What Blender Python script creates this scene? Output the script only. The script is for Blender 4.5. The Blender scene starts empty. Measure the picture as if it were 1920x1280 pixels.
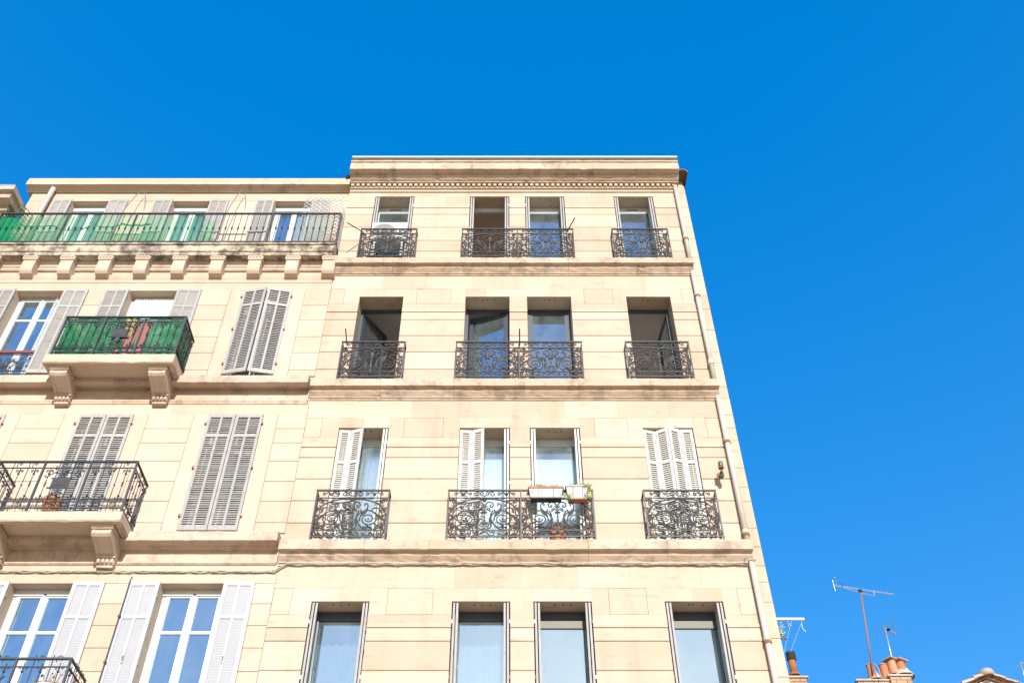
import bpy, math, random
from mathutils import Matrix, Vector

# ------------------------------------------------------------------ camera, sky, sun
SC = bpy.context.scene
COL = SC.collection
R = math.radians
F = 1920 * 35 / 36.0            # focal length in photo pixels
CX = 951.5                      # principal point
TH = math.atan(F / 1835.0)      # upward pitch from the vanishing point of the verticals
D = 13.8                        # metres from the camera to the facades
CZ = 1.6                        # eye height

cam_d = bpy.data.cameras.new('camera')
cam = bpy.data.objects.new('camera', cam_d)
COL.objects.link(cam)
cam.location = (0, -D, CZ)
cam.rotation_euler = (math.pi / 2 + TH, 0, 0)
cam_d.lens = 35
cam_d.sensor_width = 36
cam_d.sensor_fit = 'HORIZONTAL'
cam_d.shift_x = (960 - CX) / 1920
cam_d.clip_end = 3000
SC.camera = cam

SUN_EL = R(22.8)
SUN_AZ = R(6.5)                # from the facade normal, towards the right
sdir = Vector((math.sin(SUN_AZ) * math.cos(SUN_EL), -math.cos(SUN_AZ) * math.cos(SUN_EL), math.sin(SUN_EL)))
sun_d = bpy.data.lights.new('sun', 'SUN')
sun_d.energy = 2.0
sun_d.angle = R(0.55)
sun_d.color = (1.0, 0.96, 0.90)
sun = bpy.data.objects.new('sun', sun_d)
COL.objects.link(sun)
sun.rotation_euler = sdir.to_track_quat('Z', 'Y').to_euler()

world = bpy.data.worlds.new('World')
SC.world = world
world.use_nodes = True
wn = world.node_tree.nodes
wl = world.node_tree.links
wn.clear()
sky = wn.new('ShaderNodeTexSky')
sky.sky_type = 'NISHITA'
sky.sun_disc = False
sky.sun_elevation = SUN_EL
sky.sun_rotation = math.pi - SUN_AZ
sky.altitude = 200
sky.air_density = 1.0
sky.dust_density = 0.6
sky.ozone_density = 2.2
hs = wn.new('ShaderNodeHueSaturation')
hs.inputs['Saturation'].default_value = 2.52
hs.inputs['Hue'].default_value = 0.5147
hs.inputs['Value'].default_value = 1.10
gm = wn.new('ShaderNodeGamma')          # same contrast curve over the whole sky
gm.inputs['Gamma'].default_value = 0.42
bg = wn.new('ShaderNodeBackground')
bg.inputs['Strength'].default_value = 0.15
wo = wn.new('ShaderNodeOutputWorld')
wl.new(sky.outputs[0], gm.inputs['Color'])
wl.new(gm.outputs[0], hs.inputs['Color'])
wl.new(hs.outputs[0], bg.inputs['Color'])
wl.new(bg.outputs[0], wo.inputs['Surface'])

SC.view_settings.view_transform = 'Standard'
SC.view_settings.look = 'None'
SC.view_settings.gamma = 1.0
SC.view_settings.exposure = 1.75
SC.cycles.max_bounces = 10
SC.cycles.diffuse_bounces = 6
SC.cycles.transparent_max_bounces = 16

# ------------------------------------------------------------------ measuring helpers
def ZP(py, p=0.0):
    """height of photo row py on the plane p metres in front of the facade"""
    return CZ + (D - p) * math.tan(TH + math.atan((640 - py) / F))

def XP(px, py, p=0.0):
    z = ZP(py, p)
    return (px - CX) / F * ((D - p) * math.cos(TH) + (z - CZ) * math.sin(TH))

def PT(px, py, p=0.0):
    return Vector((XP(px, py, p), -p, ZP(py, p)))

rng = random.Random(7)

# ------------------------------------------------------------------ mesh building
WM = {}

class MB:
    def __init__(s):
        s.v = []; s.f = []
    def quad(s, a, b, c, d):
        n = len(s.v); s.v += [tuple(a), tuple(b), tuple(c), tuple(d)]; s.f.append((n, n+1, n+2, n+3)); return s
    def box(s, x0, x1, y0, y1, z0, z1):
        n = len(s.v)
        s.v += [(x0,y0,z0),(x1,y0,z0),(x1,y1,z0),(x0,y1,z0),(x0,y0,z1),(x1,y0,z1),(x1,y1,z1),(x0,y1,z1)]
        s.f += [tuple(n+i for i in q) for q in ((0,3,2,1),(4,5,6,7),(0,1,5,4),(1,2,6,5),(2,3,7,6),(3,0,4,7))]
        return s
    def mbox(s, M, x0, x1, y0, y1, z0, z1):
        n = len(s.v); s.box(x0, x1, y0, y1, z0, z1)
        for i in range(n, len(s.v)): s.v[i] = tuple(M @ Vector(s.v[i]))
        return s
    def block(s, x0, x1, z0, z1, y0, y1, ch, cv):
        """stone with a chamfered front edge: ch on the bed joints, cv on the upright joints"""
        n = len(s.v); c = max(ch, cv)
        s.v += [(x0,y1,z0),(x1,y1,z0),(x1,y1,z1),(x0,y1,z1),
                (x0,y0+c,z0),(x1,y0+c,z0),(x1,y0+c,z1),(x0,y0+c,z1),
                (x0+cv,y0,z0+ch),(x1-cv,y0,z0+ch),(x1-cv,y0,z1-ch),(x0+cv,y0,z1-ch)]
        s.f += [tuple(n+i for i in q) for q in ((8,9,10,11),(4,5,9,8),(5,6,10,9),(6,7,11,10),(7,4,8,11),
                                                (0,1,5,4),(1,2,6,5),(2,3,7,6),(3,0,4,7))]
        return s
    def prism(s, prof, x0, x1):
        """closed (y,z) outline pulled along x"""
        n = len(s.v); k = len(prof)
        s.v += [(x0, y, z) for y, z in prof] + [(x1, y, z) for y, z in prof]
        for i in range(k):
            j = (i + 1) % k
            s.f.append((n+i, n+j, n+k+j, n+k+i))
        s.f.append(tuple(n+i for i in range(k)))
        s.f.append(tuple(n+k+i for i in reversed(range(k))))
        return s
    def worn(s, prof, x0, x1, step=.11, amp=.0035, chip=.016):
        """prism along x with slightly uneven arrises and a few chips"""
        n = len(s.v); k = len(prof); m = max(1, round((x1-x0)/step))
        for q in range(m+1):
            x = x0+(x1-x0)*q/m
            hit = rng.random() < .07
            for y, z in prof:
                if y < -.03:
                    a = rng.uniform(-amp, amp); b = rng.uniform(-amp, amp)*.7
                    if hit and rng.random() < .35: a += chip*rng.random(); b += chip*.5*rng.uniform(-1, 1)
                    s.v.append((x, y+a, z+b))
                else: s.v.append((x, y, z))
        for q in range(m):
            for i in range(k):
                j = (i+1) % k
                s.f.append((n+q*k+i, n+q*k+j, n+(q+1)*k+j, n+(q+1)*k+i))
        s.f.append(tuple(n+i for i in range(k)))
        s.f.append(tuple(n+m*k+i for i in reversed(range(k))))
        return s
    def tube(s, pts, r, n=6, r2=None, cap=True):
        pts = [Vector(p) for p in pts]
        if len(pts) < 2: return s
        base = len(s.v); k = len(pts)
        t0 = (pts[1] - pts[0]).normalized()
        up = Vector((0, 1, 0)) if abs(t0.y) < 0.9 else Vector((0, 0, 1))
        for i, p in enumerate(pts):
            t = (pts[min(i+1, k-1)] - pts[max(i-1, 0)]).normalized()
            a = t.cross(up)
            if a.length < 1e-6: a = t.cross(Vector((1, 0, 0)))
            a.normalize(); b = t.cross(a).normalized(); up = -b if (-b).dot(up) > b.dot(up) else b
            rr = r if r2 is None else r + (r2 - r) * i / (k - 1)
            for j in range(n):
                an = 2 * math.pi * (j + .5) / n
                s.v.append(tuple(p + a * math.cos(an) * rr + b * math.sin(an) * rr))
        for i in range(k - 1):
            for j in range(n):
                q = (j + 1) % n
                s.f.append((base+i*n+j, base+i*n+q, base+(i+1)*n+q, base+(i+1)*n+j))
        if cap:
            s.f.append(tuple(base+j for j in reversed(range(n))))
            s.f.append(tuple(base+(k-1)*n+j for j in range(n)))
        return s
    def lathe(s, prof, c, n=12, M=None, arc=(0, 2*math.pi)):
        base = len(s.v); k = len(prof); full = abs(arc[1]-arc[0]-2*math.pi) < 1e-6
        m = n if full else n + 1
        for r, z in prof:
            for j in range(m):
                a = arc[0] + (arc[1]-arc[0]) * j / n
                v = Vector((r*math.cos(a), r*math.sin(a), z))
                if M is not None: v = M @ v
                s.v.append(tuple(v + Vector(c)))
        for i in range(k - 1):
            for j in range(n):
                q = (j + 1) % m if full else j + 1
                s.f.append((base+i*m+j, base+i*m+q, base+(i+1)*m+q, base+(i+1)*m+j))
        return s
    def ball(s, c, r, n=8, sq=(1, 1, 1)):
        prof = [(math.sin(math.pi*i/6)*1.0, -math.cos(math.pi*i/6)) for i in range(7)]
        return s.lathe([(a*r, b*r) for a, b in prof], c, n, Matrix.Diagonal(sq))
    def leaf(s, a, b, w, y, t=0.006, bend=0.0):
        """lens-shaped cast leaf in the x-z plane from a to b"""
        a = Vector((a[0], 0, a[1])); b = Vector((b[0], 0, b[1]))
        d = b - a; nrm = Vector((-d.z, 0, d.x)).normalized()
        n = len(s.v); N = 6; L = []; Rr = []
        for i in range(N + 1):
            u = i / N
            c = a + d*u + nrm*bend*math.sin(math.pi*u)
            ww = w * math.sin(math.pi*min(1, .06+u*.94))**.8 * (1-.35*u)
            L.append(c + nrm*ww); Rr.append(c - nrm*ww)
        for i in range(N + 1):
            m = (L[i]+Rr[i])/2
            for q, yy in ((L[i], y), (m, y-t*2), (Rr[i], y), (m, y+t)):
                s.v.append((q.x, yy, q.z))
        for i in range(N):
            for j in range(4):
                q = (j+1) % 4
                s.f.append((n+i*4+j, n+i*4+q, n+(i+1)*4+q, n+(i+1)*4+j))
        return s
    def mesh(s, name, mat, smooth=False):
        me = bpy.data.meshes.new(name)
        me.from_pydata(s.v, [], s.f)
        me.materials.append(mat)
        if smooth:
            me.polygons.foreach_set('use_smooth', [True]*len(me.polygons))
        me.update()
        return me
    def build(s, name, mat, parent=None, smooth=False, M=None):
        if M is None:
            xs = [v[0] for v in s.v]; ys = [v[1] for v in s.v]; zs = [v[2] for v in s.v]
            c = Vector(((min(xs)+max(xs))/2, (min(ys)+max(ys))/2, min(zs)))
            s.v = [(v[0]-c.x, v[1]-c.y, v[2]-c.z) for v in s.v]
            M = Matrix.Translation(c)
        return inst(name, s.mesh(name, mat, smooth), parent, M)

def inst(name, me, parent, M):
    o = bpy.data.objects.new(name, me)
    COL.objects.link(o)
    o.matrix_basis = M
    if parent is not None:
        o.parent = parent
        o.matrix_parent_inverse = WM[parent.name].inverted()
    WM[o.name] = M.copy()
    return o

def empty(name, loc, parent=None):
    o = inst(name, None, parent, Matrix.Translation(Vector(loc)))
    o.empty_display_size = 0.3
    return o

def tag(o, label, cat, group=None, kind=None):
    if label: o['label'] = label
    if cat: o['category'] = cat
    if group: o['group'] = group
    if kind: o['kind'] = kind
    return o

def stuff(o):
    o['kind'] = 'stuff'
    return o

def TR(x, y, z): return Matrix.Translation(Vector((x, y, z)))
def RZ(a): return Matrix.Rotation(a, 4, 'Z')

# ------------------------------------------------------------------ materials
def new_mat(name):
    m = bpy.data.materials.new(name)
    m.use_nodes = True
    nt = m.node_tree
    b = nt.nodes['Principled BSDF']
    return m, nt, nt.nodes, nt.links, b

def ramp(nt, src, stops):
    r = nt.nodes.new('ShaderNodeValToRGB')
    while len(r.color_ramp.elements) < len(stops): r.color_ramp.elements.new(0.5)
    for e, (p, c) in zip(r.color_ramp.elements, stops):
        e.position = p
        e.color = (c, c, c, 1) if not isinstance(c, tuple) else (*c, 1)
    nt.links.new(src, r.inputs[0])
    return r

def noise(nt, scale, detail=4, rough=.6, vec=None, stretch=None):
    n = nt.nodes.new('ShaderNodeTexNoise')
    n.inputs['Scale'].default_value = scale
    n.inputs['Detail'].default_value = detail
    n.inputs['Roughness'].default_value = rough
    if vec is None:
        g = nt.nodes.new('ShaderNodeNewGeometry'); vec = g.outputs['Position']
    if stretch:
        mp = nt.nodes.new('ShaderNodeMapping')
        mp.inputs['Scale'].default_value = stretch
        nt.links.new(vec, mp.inputs['Vector']); vec = mp.outputs[0]
    nt.links.new(vec, n.inputs['Vector'])
    return n.outputs['Fac']

def mixc(nt, fac, a, b, mode='MIX'):
    m = nt.nodes.new('ShaderNodeMix'); m.data_type = 'RGBA'; m.blend_type = mode
    if isinstance(fac, (int, float)): m.inputs[0].default_value = fac
    else: nt.links.new(fac, m.inputs[0])
    for i, s in ((6, a), (7, b)):
        if isinstance(s, tuple): m.inputs[i].default_value = (*s, 1)
        else: nt.links.new(s, m.inputs[i])
    return m.outputs[2]

def stone_mat(name, base, dark, stain, stain_amt, vary=.10, bump=.25, speck=.5, black=0.0, smudge=.30, bl0=.50, bl1=.62):
    m, nt, N, L, b = new_mat(name)
    big = noise(nt, 1.1, 5, .6)
    c = mixc(nt, ramp(nt, big, [(.35, 0.0), (.72, 1.0)]).outputs[0], base, dark)
    # rain and soot streaks, longer than wide
    st = noise(nt, 1.6, 6, .65, stretch=(1.8, 1.8, .40))
    sf = ramp(nt, st, [(.52, 0.0), (.78, stain_amt)]).outputs[0]
    c = mixc(nt, sf, c, stain)
    # smudges lying along the beds, and bleached patches
    sm = noise(nt, 3.4, 6, .7, stretch=(.7, .7, 1.9))
    c = mixc(nt, ramp(nt, sm, [(.56, 0.0), (.74, smudge)]).outputs[0], c, tuple(x*.66 for x in stain))
    pl = noise(nt, .75, 4, .55, stretch=(1.0, 1.0, 1.3))
    c = mixc(nt, ramp(nt, pl, [(.50, 0.0), (.68, .40)]).outputs[0], c, tuple(min(.62, x*1.16) for x in base))
    # pitted grain, bedded horizontally
    gr = noise(nt, 38, 5, .7, stretch=(.6, .6, 1.7))
    c = mixc(nt, ramp(nt, gr, [(.60, 0.0), (.78, speck)]).outputs[0], c, tuple(x*.52 for x in dark))
    if black:
        bl = noise(nt, 3.2, 7, .7, stretch=(1.0, 1.0, .8))
        c = mixc(nt, ramp(nt, bl, [(bl0, 0.0), (bl1, black)]).outputs[0], c, (.055, .046, .036))
    oi = N.new('ShaderNodeObjectInfo')
    hv = N.new('ShaderNodeHueSaturation')
    mr = N.new('ShaderNodeMapRange')
    mr.inputs['To Min'].default_value = 1 - vary; mr.inputs['To Max'].default_value = 1 + vary * .5
    L.new(oi.outputs['Random'], mr.inputs['Value']); L.new(mr.outputs[0], hv.inputs['Value'])
    mr2 = N.new('ShaderNodeMapRange')
    mr2.inputs['To Min'].default_value = 1.07; mr2.inputs['To Max'].default_value = .93
    L.new(oi.outputs['Random'], mr2.inputs['Value']); L.new(mr2.outputs[0], hv.inputs['Saturation'])
    L.new(c, hv.inputs['Color'])
    L.new(hv.outputs[0], b.inputs['Base Color'])
    b.inputs['Roughness'].default_value = .9
    b.inputs['Specular IOR Level'].default_value = .2
    bp = N.new('ShaderNodeBump'); bp.inputs['Strength'].default_value = bump; bp.inputs['Distance'].default_value = .01
    fine = noise(nt, 60, 6, .7)
    L.new(fine, bp.inputs['Height']); L.new(bp.outputs[0], b.inputs['Normal'])
    return m

def paint_mat(name, base, rough=.5, wear=None, wear_amt=0.0, wscale=14, stretch=(1, 1, .3), spec=.4, metal=0.0, vary=0.0, bump=0.0):
    m, nt, N, L, b = new_mat(name)
    c = mixc(nt, ramp(nt, noise(nt, 3.0, 4), [(.3, 0.0), (.8, .6)]).outputs[0], base, tuple(x*.85 for x in base))
    if wear:
        w = noise(nt, wscale, 6, .7, stretch=stretch)
        c = mixc(nt, ramp(nt, w, [(.50, 0.0), (.66, wear_amt)]).outputs[0], c, wear)
    if vary:
        oi = N.new('ShaderNodeObjectInfo'); hv = N.new('ShaderNodeHueSaturation'); mr = N.new('ShaderNodeMapRange')
        mr.inputs['To Min'].default_value = 1 - vary; mr.inputs['To Max'].default_value = 1 + vary
        L.new(oi.outputs['Random'], mr.inputs['Value']); L.new(mr.outputs[0], hv.inputs['Value'])
        L.new(c, hv.inputs['Color']); c = hv.outputs[0]
    L.new(c, b.inputs['Base Color'])
    b.inputs['Roughness'].default_value = rough
    b.inputs['Specular IOR Level'].default_value = spec
    b.inputs['Metallic'].default_value = metal
    if bump:
        bp = N.new('ShaderNodeBump'); bp.inputs['Strength'].default_value = bump; bp.inputs['Distance'].default_value = .006
        L.new(noise(nt, 40, 5, .7), bp.inputs['Height']); L.new(bp.outputs[0], b.inputs['Normal'])
    return m

def glass_mat(name, refl, tint=(.80, .86, .86), rough=.02, gloss=(.84, .94, 1), film=.07):
    m, nt, N, L, b = new_mat(name)
    N.remove(b)
    out = N['Material Output']
    g = N.new('ShaderNodeBsdfGlossy'); g.inputs['Roughness'].default_value = rough
    g.inputs['Color'].default_value = (*gloss, 1)
    t = N.new('ShaderNodeBsdfTransparent'); t.inputs['Color'].default_value = (*tint, 1)
    lw = N.new('ShaderNodeFresnel'); lw.inputs['IOR'].default_value = 1.55
    ad = N.new('ShaderNodeMath'); ad.operation = 'MULTIPLY_ADD'; ad.inputs[1].default_value = 2.2; ad.inputs[2].default_value = refl
    ad.use_clamp = True
    L.new(lw.outputs[0], ad.inputs[0])
    # slight waviness of the panes
    bp = N.new('ShaderNodeBump'); bp.inputs['Strength'].default_value = .05; bp.inputs['Distance'].default_value = .02
    L.new(noise(nt, 1.3, 1), bp.inputs['Height']); L.new(bp.outputs[0], g.inputs['Normal'])
    mx = N.new('ShaderNodeMixShader')
    L.new(ad.outputs[0], mx.inputs[0]); L.new(t.outputs[0], mx.inputs[1]); L.new(g.outputs[0], mx.inputs[2])
    # dust film, streaked by rain
    df = N.new('ShaderNodeBsdfDiffuse'); df.inputs['Color'].default_value = (.62, .64, .64, 1)
    fm = ramp(nt, noise(nt, 2.4, 6, .65, stretch=(1.6, 1.6, .7)), [(.35, film*.35), (.75, film*1.6)])
    mf = N.new('ShaderNodeMixShader')
    L.new(fm.outputs[0], mf.inputs[0]); L.new(mx.outputs[0], mf.inputs[1]); L.new(df.outputs[0], mf.inputs[2])
    L.new(mf.outputs[0], out.inputs['Surface'])
    return m

def sheer_mat(name, col, alpha, trans=.5, vary_scale=None, col2=None):
    m, nt, N, L, b = new_mat(name)
    N.remove(b)
    out = N['Material Output']
    d = N.new('ShaderNodeBsdfDiffuse'); t = N.new('ShaderNodeBsdfTranslucent'); tp = N.new('ShaderNodeBsdfTransparent')
    d.inputs['Color'].default_value = (*col, 1); t.inputs['Color'].default_value = (*col, 1)
    if col2:
        c = mixc(nt, ramp(nt, noise(nt, vary_scale or 3, 4), [(.42, 0.0), (.6, 1.0)]).outputs[0], col, col2)
        L.new(c, d.inputs['Color']); L.new(c, t.inputs['Color'])
    m1 = N.new('ShaderNodeMixShader'); m1.inputs[0].default_value = trans
    L.new(d.outputs[0], m1.inputs[1]); L.new(t.outputs[0], m1.inputs[2])
    m2 = N.new('ShaderNodeMixShader'); m2.inputs[0].default_value = alpha
    if vary_scale and not col2:
        r = ramp(nt, noise(nt, vary_scale, 4), [(.35, alpha*.8), (.7, min(1, alpha*1.25))])
        L.new(r.outputs[0], m2.inputs[0])
    L.new(tp.outputs[0], m2.inputs[1]); L.new(m1.outputs[0], m2.inputs[2])
    L.new(m2.outputs[0], out.inputs['Surface'])
    return m

LIME = stone_mat('limestone', (.512, .400, .310), (.488, .366, .264), (.345, .25, .165), .50, vary=.10, speck=.5, smudge=.55)
LIME_W = stone_mat('limestone_weathered', (.507, .392, .30), (.474, .355, .254), (.28, .21, .145), .42, vary=.07, black=.38)
STUC = stone_mat('stucco', (.52, .407, .318), (.498, .372, .271), (.39, .275, .175), .52, vary=.06, speck=.25, smudge=.40)
STUC_W = stone_mat('stucco_weathered', (.508, .388, .305), (.472, .348, .256), (.30, .225, .155), .42, vary=.07, black=.32)
SLABD = stone_mat('stone_lichen', (.50, .42, .32), (.38, .31, .23), (.16, .13, .10), .9, vary=.04, black=.85, bl0=.43, bl1=.60)
IRON = paint_mat('wrought_iron', (.030, .027, .025), .5, (.08, .055, .04), .6, 20, (1, 1, 1), spec=.5)
IRON_B = paint_mat('iron_blue_grey', (.030, .034, .042), .5, (.06, .06, .06), .4, 20, (1, 1, 1), spec=.5)
IRON_L = paint_mat('cast_leaf_grey', (.085, .077, .07), .55, (.04, .036, .033), .6, 24, (1, 1, 1))
WHITE = paint_mat('white_paint', (.54, .525, .49), .5, (.36, .28, .20), .7, 20, (1, 1, .25))
WOLD = paint_mat('old_white_paint', (.345, .332, .32), .65, (.29, .225, .165), .9, 24, (1, 1, .3), vary=.06)
SLATW = paint_mat('louvre_cream', (.54, .50, .43), .55, (.40, .32, .23), .4, 16, (.4, 1, 1), vary=.05)
SLATO = paint_mat('louvre_weathered', (.33, .31, .29), .7, (.26, .195, .135), .85, 10, (.3, 1, 2), vary=.14)
LAV = paint_mat('pale_grey_paint', (.425, .425, .45), .5, vary=.03)
PVC = paint_mat('white_pvc', (.60, .60, .59), .35)
ALU = paint_mat('dark_aluminium', (.055, .065, .085), .35, spec=.5)
OLIVE = paint_mat('olive_panel', (.12, .115, .085), .5)
GREYF = paint_mat('grey_frame', (.20, .21, .22), .45)
GLASS = glass_mat('window_glass', .03, (.94, .97, .97))
GLASSB = glass_mat('window_glass_coated', .32, (.84, .90, .92), gloss=(.74, .93, 1), film=.05)
SHEER = sheer_mat('sheer_curtain', (.88, .92, .92), .85, .35)
BLIND = sheer_mat('white_blind', (.92, .93, .92), 1.0, .25)
LACE = sheer_mat('lace', (.88, .88, .88), .6, .4, vary_scale=30)
NETG = sheer_mat('green_netting', (.11, .44, .23), .46, .35, vary_scale=6)
NETD = sheer_mat('green_netting_folded', (.015, .30, .13), .93, .35, vary_scale=5)
FILMG = sheer_mat('milky_sheet', (.40, .45, .41), .50, .3, vary_scale=3)
CANVG = sheer_mat('green_canvas', (.012, .135, .055), .93, .22, vary_scale=4.5, col2=(.05, .22, .11))
TERRA = paint_mat('terracotta', (.40, .16, .08), .8, (.52, .34, .24), .6, 9, (1, 1, 1), bump=.2)
POTP = paint_mat('pale_orange_clay', (.46, .25, .14), .8, (.36, .22, .14), .6, 8, (1, 1, 1))
TERRAO = paint_mat('orange_clay', (.44, .165, .07), .75, (.30, .12, .06), .6, 9, (1, 1, 1))
TILE = paint_mat('roof_tile', (.36, .13, .08), .85, (.18, .11, .08), .6, 12, (1, 1, 1), bump=.3)
DARKT = paint_mat('dark_brown_tile', (.15, .10, .075), .9)
TILEP = paint_mat('pale_roof_tile', (.50, .33, .23), .9, (.30, .24, .19), .7, 10, (1, 1, 1), vary=.15, bump=.3)
ZINC = paint_mat('zinc', (.44, .45, .46), .4, (.24, .25, .26), .6, 6, (1, 1, 1), metal=.5)
ZINCW = paint_mat('pale_metal_edge', (.40, .38, .35), .5)
PIPE = paint_mat('cream_pipe', (.52, .46, .39), .5, (.42, .36, .29), .5, 30, (1, 1, .5), bump=.1)
RUST = paint_mat('rust', (.30, .12, .045), .85, (.14, .07, .04), .7, 20, (1, 1, 1), bump=.3)
CABLE = paint_mat('cable_grey', (.42, .36, .29), .6, (.28, .24, .19), .5, 8, (1, 1, 1))
ACW = paint_mat('appliance_white', (.56, .55, .52), .4)
ACG = paint_mat('appliance_grille', (.26, .24, .21), .5)
BLACK = paint_mat('black_rubber', (.02, .02, .022), .7)
SOOT = paint_mat('soot', (.03, .022, .02), .9)
GREENM = paint_mat('green_metal', (.045, .17, .11), .5)
BOTTLE = paint_mat('bottle_green', (.03, .13, .075), .3, spec=.6)
LEAFG = paint_mat('green_leaf', (.17, .25, .035), .6, (.35, .24, .05), .8, 20, (1, 1, 1))
LEAFD = paint_mat('dry_leaf', (.34, .20, .08), .8)
LEAFY = paint_mat('yellow_green_leaf', (.36, .42, .05), .6)
REDC = paint_mat('red_cloth', (.26, .095, .085), .8, (.16, .12, .09), .7, 5, (1, 1, 1))
YELC = paint_mat('yellow_cloth', (.26, .27, .05), .7, (.10, .18, .05), .8, 9, (1, 1, 1))
WOODR = paint_mat('red_brown_wood', (.22, .065, .045), .4)
ROOMG = paint_mat('room_grey', (.78, .74, .71), .9)
ROOMB = paint_mat('room_brown', (.74, .60, .50), .9)
ROOMW = paint_mat('room_white', (.80, .78, .74), .9)
BRICK = stone_mat('brick_pale', (.44, .29, .19), (.36, .23, .15), (.20, .14, .10), .6, vary=.16)
MORT = stone_mat('mortar', (.46, .41, .34), (.36, .31, .25), (.20, .17, .14), .6)
PLASTW = paint_mat('white_render', (.55, .53, .49), .8, (.5, .45, .38), .4, 4, (1, 1, .4))
ALUM = paint_mat('aluminium', (.50, .49, .48), .4, metal=.6)
MASTB = paint_mat('rusty_mast', (.26, .14, .10), .6, (.35, .24, .18), .5, 20, (1, 1, .3))
ASPH = stone_mat('street_setts', (.56, .42, .25), (.50, .37, .22), (.35, .25, .15), .4)
PAVE = stone_mat('pavement_stone', (.52, .41, .27), (.46, .36, .235), (.3, .23, .15), .4)
GROUND = stone_mat('ground', (.56, .42, .25), (.50, .37, .22), (.35, .25, .15), .4)

# ------------------------------------------------------------------ ground
def ground_sheet(name, mat, x0, x1, y0, y1, z0, z1):
    o = MB().box(x0, x1, y0, y1, z0, z1).build(name, mat)
    o['kind'] = 'structure'
    return o
ground_sheet('ground', GROUND, -1500, 1500, -1500, 1500, -.5, -.02)
ground_sheet('road', ASPH, -200, 200, -11.4, -2.4, -.02, .0)
ground_sheet('pavement', PAVE, -200, 200, -2.4, 0.0, -.019, .14)
ground_sheet('pavement', PAVE, -200, 200, -18, -11.4, -.019, .14)

# ------------------------------------------------------------------ shared pieces of a building
def wall_core(name, mat, parent, x0, x1, ztop, opens, y0, y1, depth_back, zbase=0):
    """front wall with real openings (reveals y0..y1), sides, back and roof"""
    xs = sorted(set([x0, x1] + [o[0] for o in opens] + [o[1] for o in opens]))
    zs = sorted(set([zbase, ztop] + [o[2] for o in opens] + [o[3] for o in opens]))
    m = MB()
    for i in range(len(xs)-1):
        for j in range(len(zs)-1):
            cx = (xs[i]+xs[i+1])/2; cz = (zs[j]+zs[j+1])/2
            if any(o[0] < cx < o[1] and o[2] < cz < o[3] for o in opens): continue
            m.quad((xs[i], y0, zs[j]), (xs[i+1], y0, zs[j]), (xs[i+1], y0, zs[j+1]), (xs[i], y0, zs[j+1]))
            m.quad((xs[i+1], y1, zs[j]), (xs[i], y1, zs[j]), (xs[i], y1, zs[j+1]), (xs[i+1], y1, zs[j+1]))
    for a, b, c, d in opens:
        m.quad((a, y0, c), (a, y0, d), (a, y1, d), (a, y1, c))
        m.quad((b, y0, d), (b, y0, c), (b, y1, c), (b, y1, d))
        m.quad((a, y0, d), (b, y0, d), (b, y1, d), (a, y1, d))
        m.quad((b, y0, c), (a, y0, c), (a, y1, c), (b, y1, c))
    B = depth_back
    m.quad((x0, y0, zbase), (x0, y0, ztop), (x0, B, ztop), (x0, B, zbase))
    m.quad((x1, y0, zbase), (x1, B, zbase), (x1, B, ztop), (x1, y0, ztop))
    m.quad((x0, B, zbase), (x0, B, ztop), (x1, B, ztop), (x1, B, zbase))
    m.quad((x0, y0, ztop), (x1, y0, ztop), (x1, B, ztop), (x0, B, ztop))
    return m.build(name, mat, parent)

def room(parent, x0, x1, z0, z1, y0, mat, depth=3.6):
    m = MB()
    y1 = y0 + depth
    m.quad((x0, y0, z0), (x1, y0, z0), (x1, y1, z0), (x0, y1, z0))
    m.quad((x0, y0, z1), (x0, y1, z1), (x1, y1, z1), (x1, y0, z1))
    m.quad((x0, y1, z0), (x1, y1, z0), (x1, y1, z1), (x0, y1, z1))
    m.quad((x0, y0, z0), (x0, y1, z0), (x0, y1, z1), (x0, y0, z1))
    m.quad((x1, y0, z0), (x1, y0, z1), (x1, y1, z1), (x1, y1, z0))
    o = m.build('room', mat, parent)
    # plaster moulding round the ceiling
    c = MB()
    c.box(x0+.01, x1-.01, y1-.11, y1-.01, z1-.10, z1-.005)
    c.box(x0+.01, x0+.1, y0+.01, y1-.11, z1-.10, z1-.005)
    c.box(x1-.1, x1-.01, y0+.01, y1-.11, z1-.10, z1-.005)
    c.build('ceiling_moulding', mat, o)
    return o

def ring(m, x0, x1, y0, y1, z0, z1, w, wt=None, wb=None):
    wt = w if wt is None else wt; wb = w if wb is None else wb
    m.box(x0, x0+w, y0, y1, z0, z1); m.box(x1-w, x1, y0, y1, z0, z1)
    m.box(x0+w, x1-w, y0+.001, y1-.001, z1-wt, z1); m.box(x0+w, x1-w, y0+.001, y1-.001, z0, z0+wb)
    return m

def stone_row(parent, mat, x0, x1, z0, z1, step, ch=.009, cv=.0012, y0=0.0, y1=.036, gap=.0015, name='stone_block', jit=.0015, bedgap=.0045):
    """a course of stones between two upright edges"""
    if ch < .003: bedgap, gap = .0005, .0004
    n = max(1, round((x1-x0)/step))
    cuts = [x0] + [x0+(x1-x0)*(i+rng.uniform(-.16, .16))/n for i in range(1, n)] + [x1]
    for a, b in zip(cuts, cuts[1:]):
        aa = a + (gap if a != x0 else 0); bb = b - (gap if b != x1 else 0)
        MB().block(aa, bb, z0+bedgap, z1-bedgap, y0+rng.uniform(-jit, jit), y1, ch, cv).build(name, mat, parent)

# ================================================================== RIGHT BUILDING
RB = empty('apartment_building', (0.23, 0, 0))
tag(RB, 'five storey limestone apartment house with dentil cornice, four windows per floor and scrolled iron guards', 'building')
KX = 19.35
WX = [(-3.061, -2.154), (-.868, .043), (.404, 1.315), (2.456, 3.369)]     # jambs of the four window columns
RX0, RX1 = -3.68, 4.135
FACE_R = 3.885                                                           # where the ashlar meets the end quoins
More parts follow.
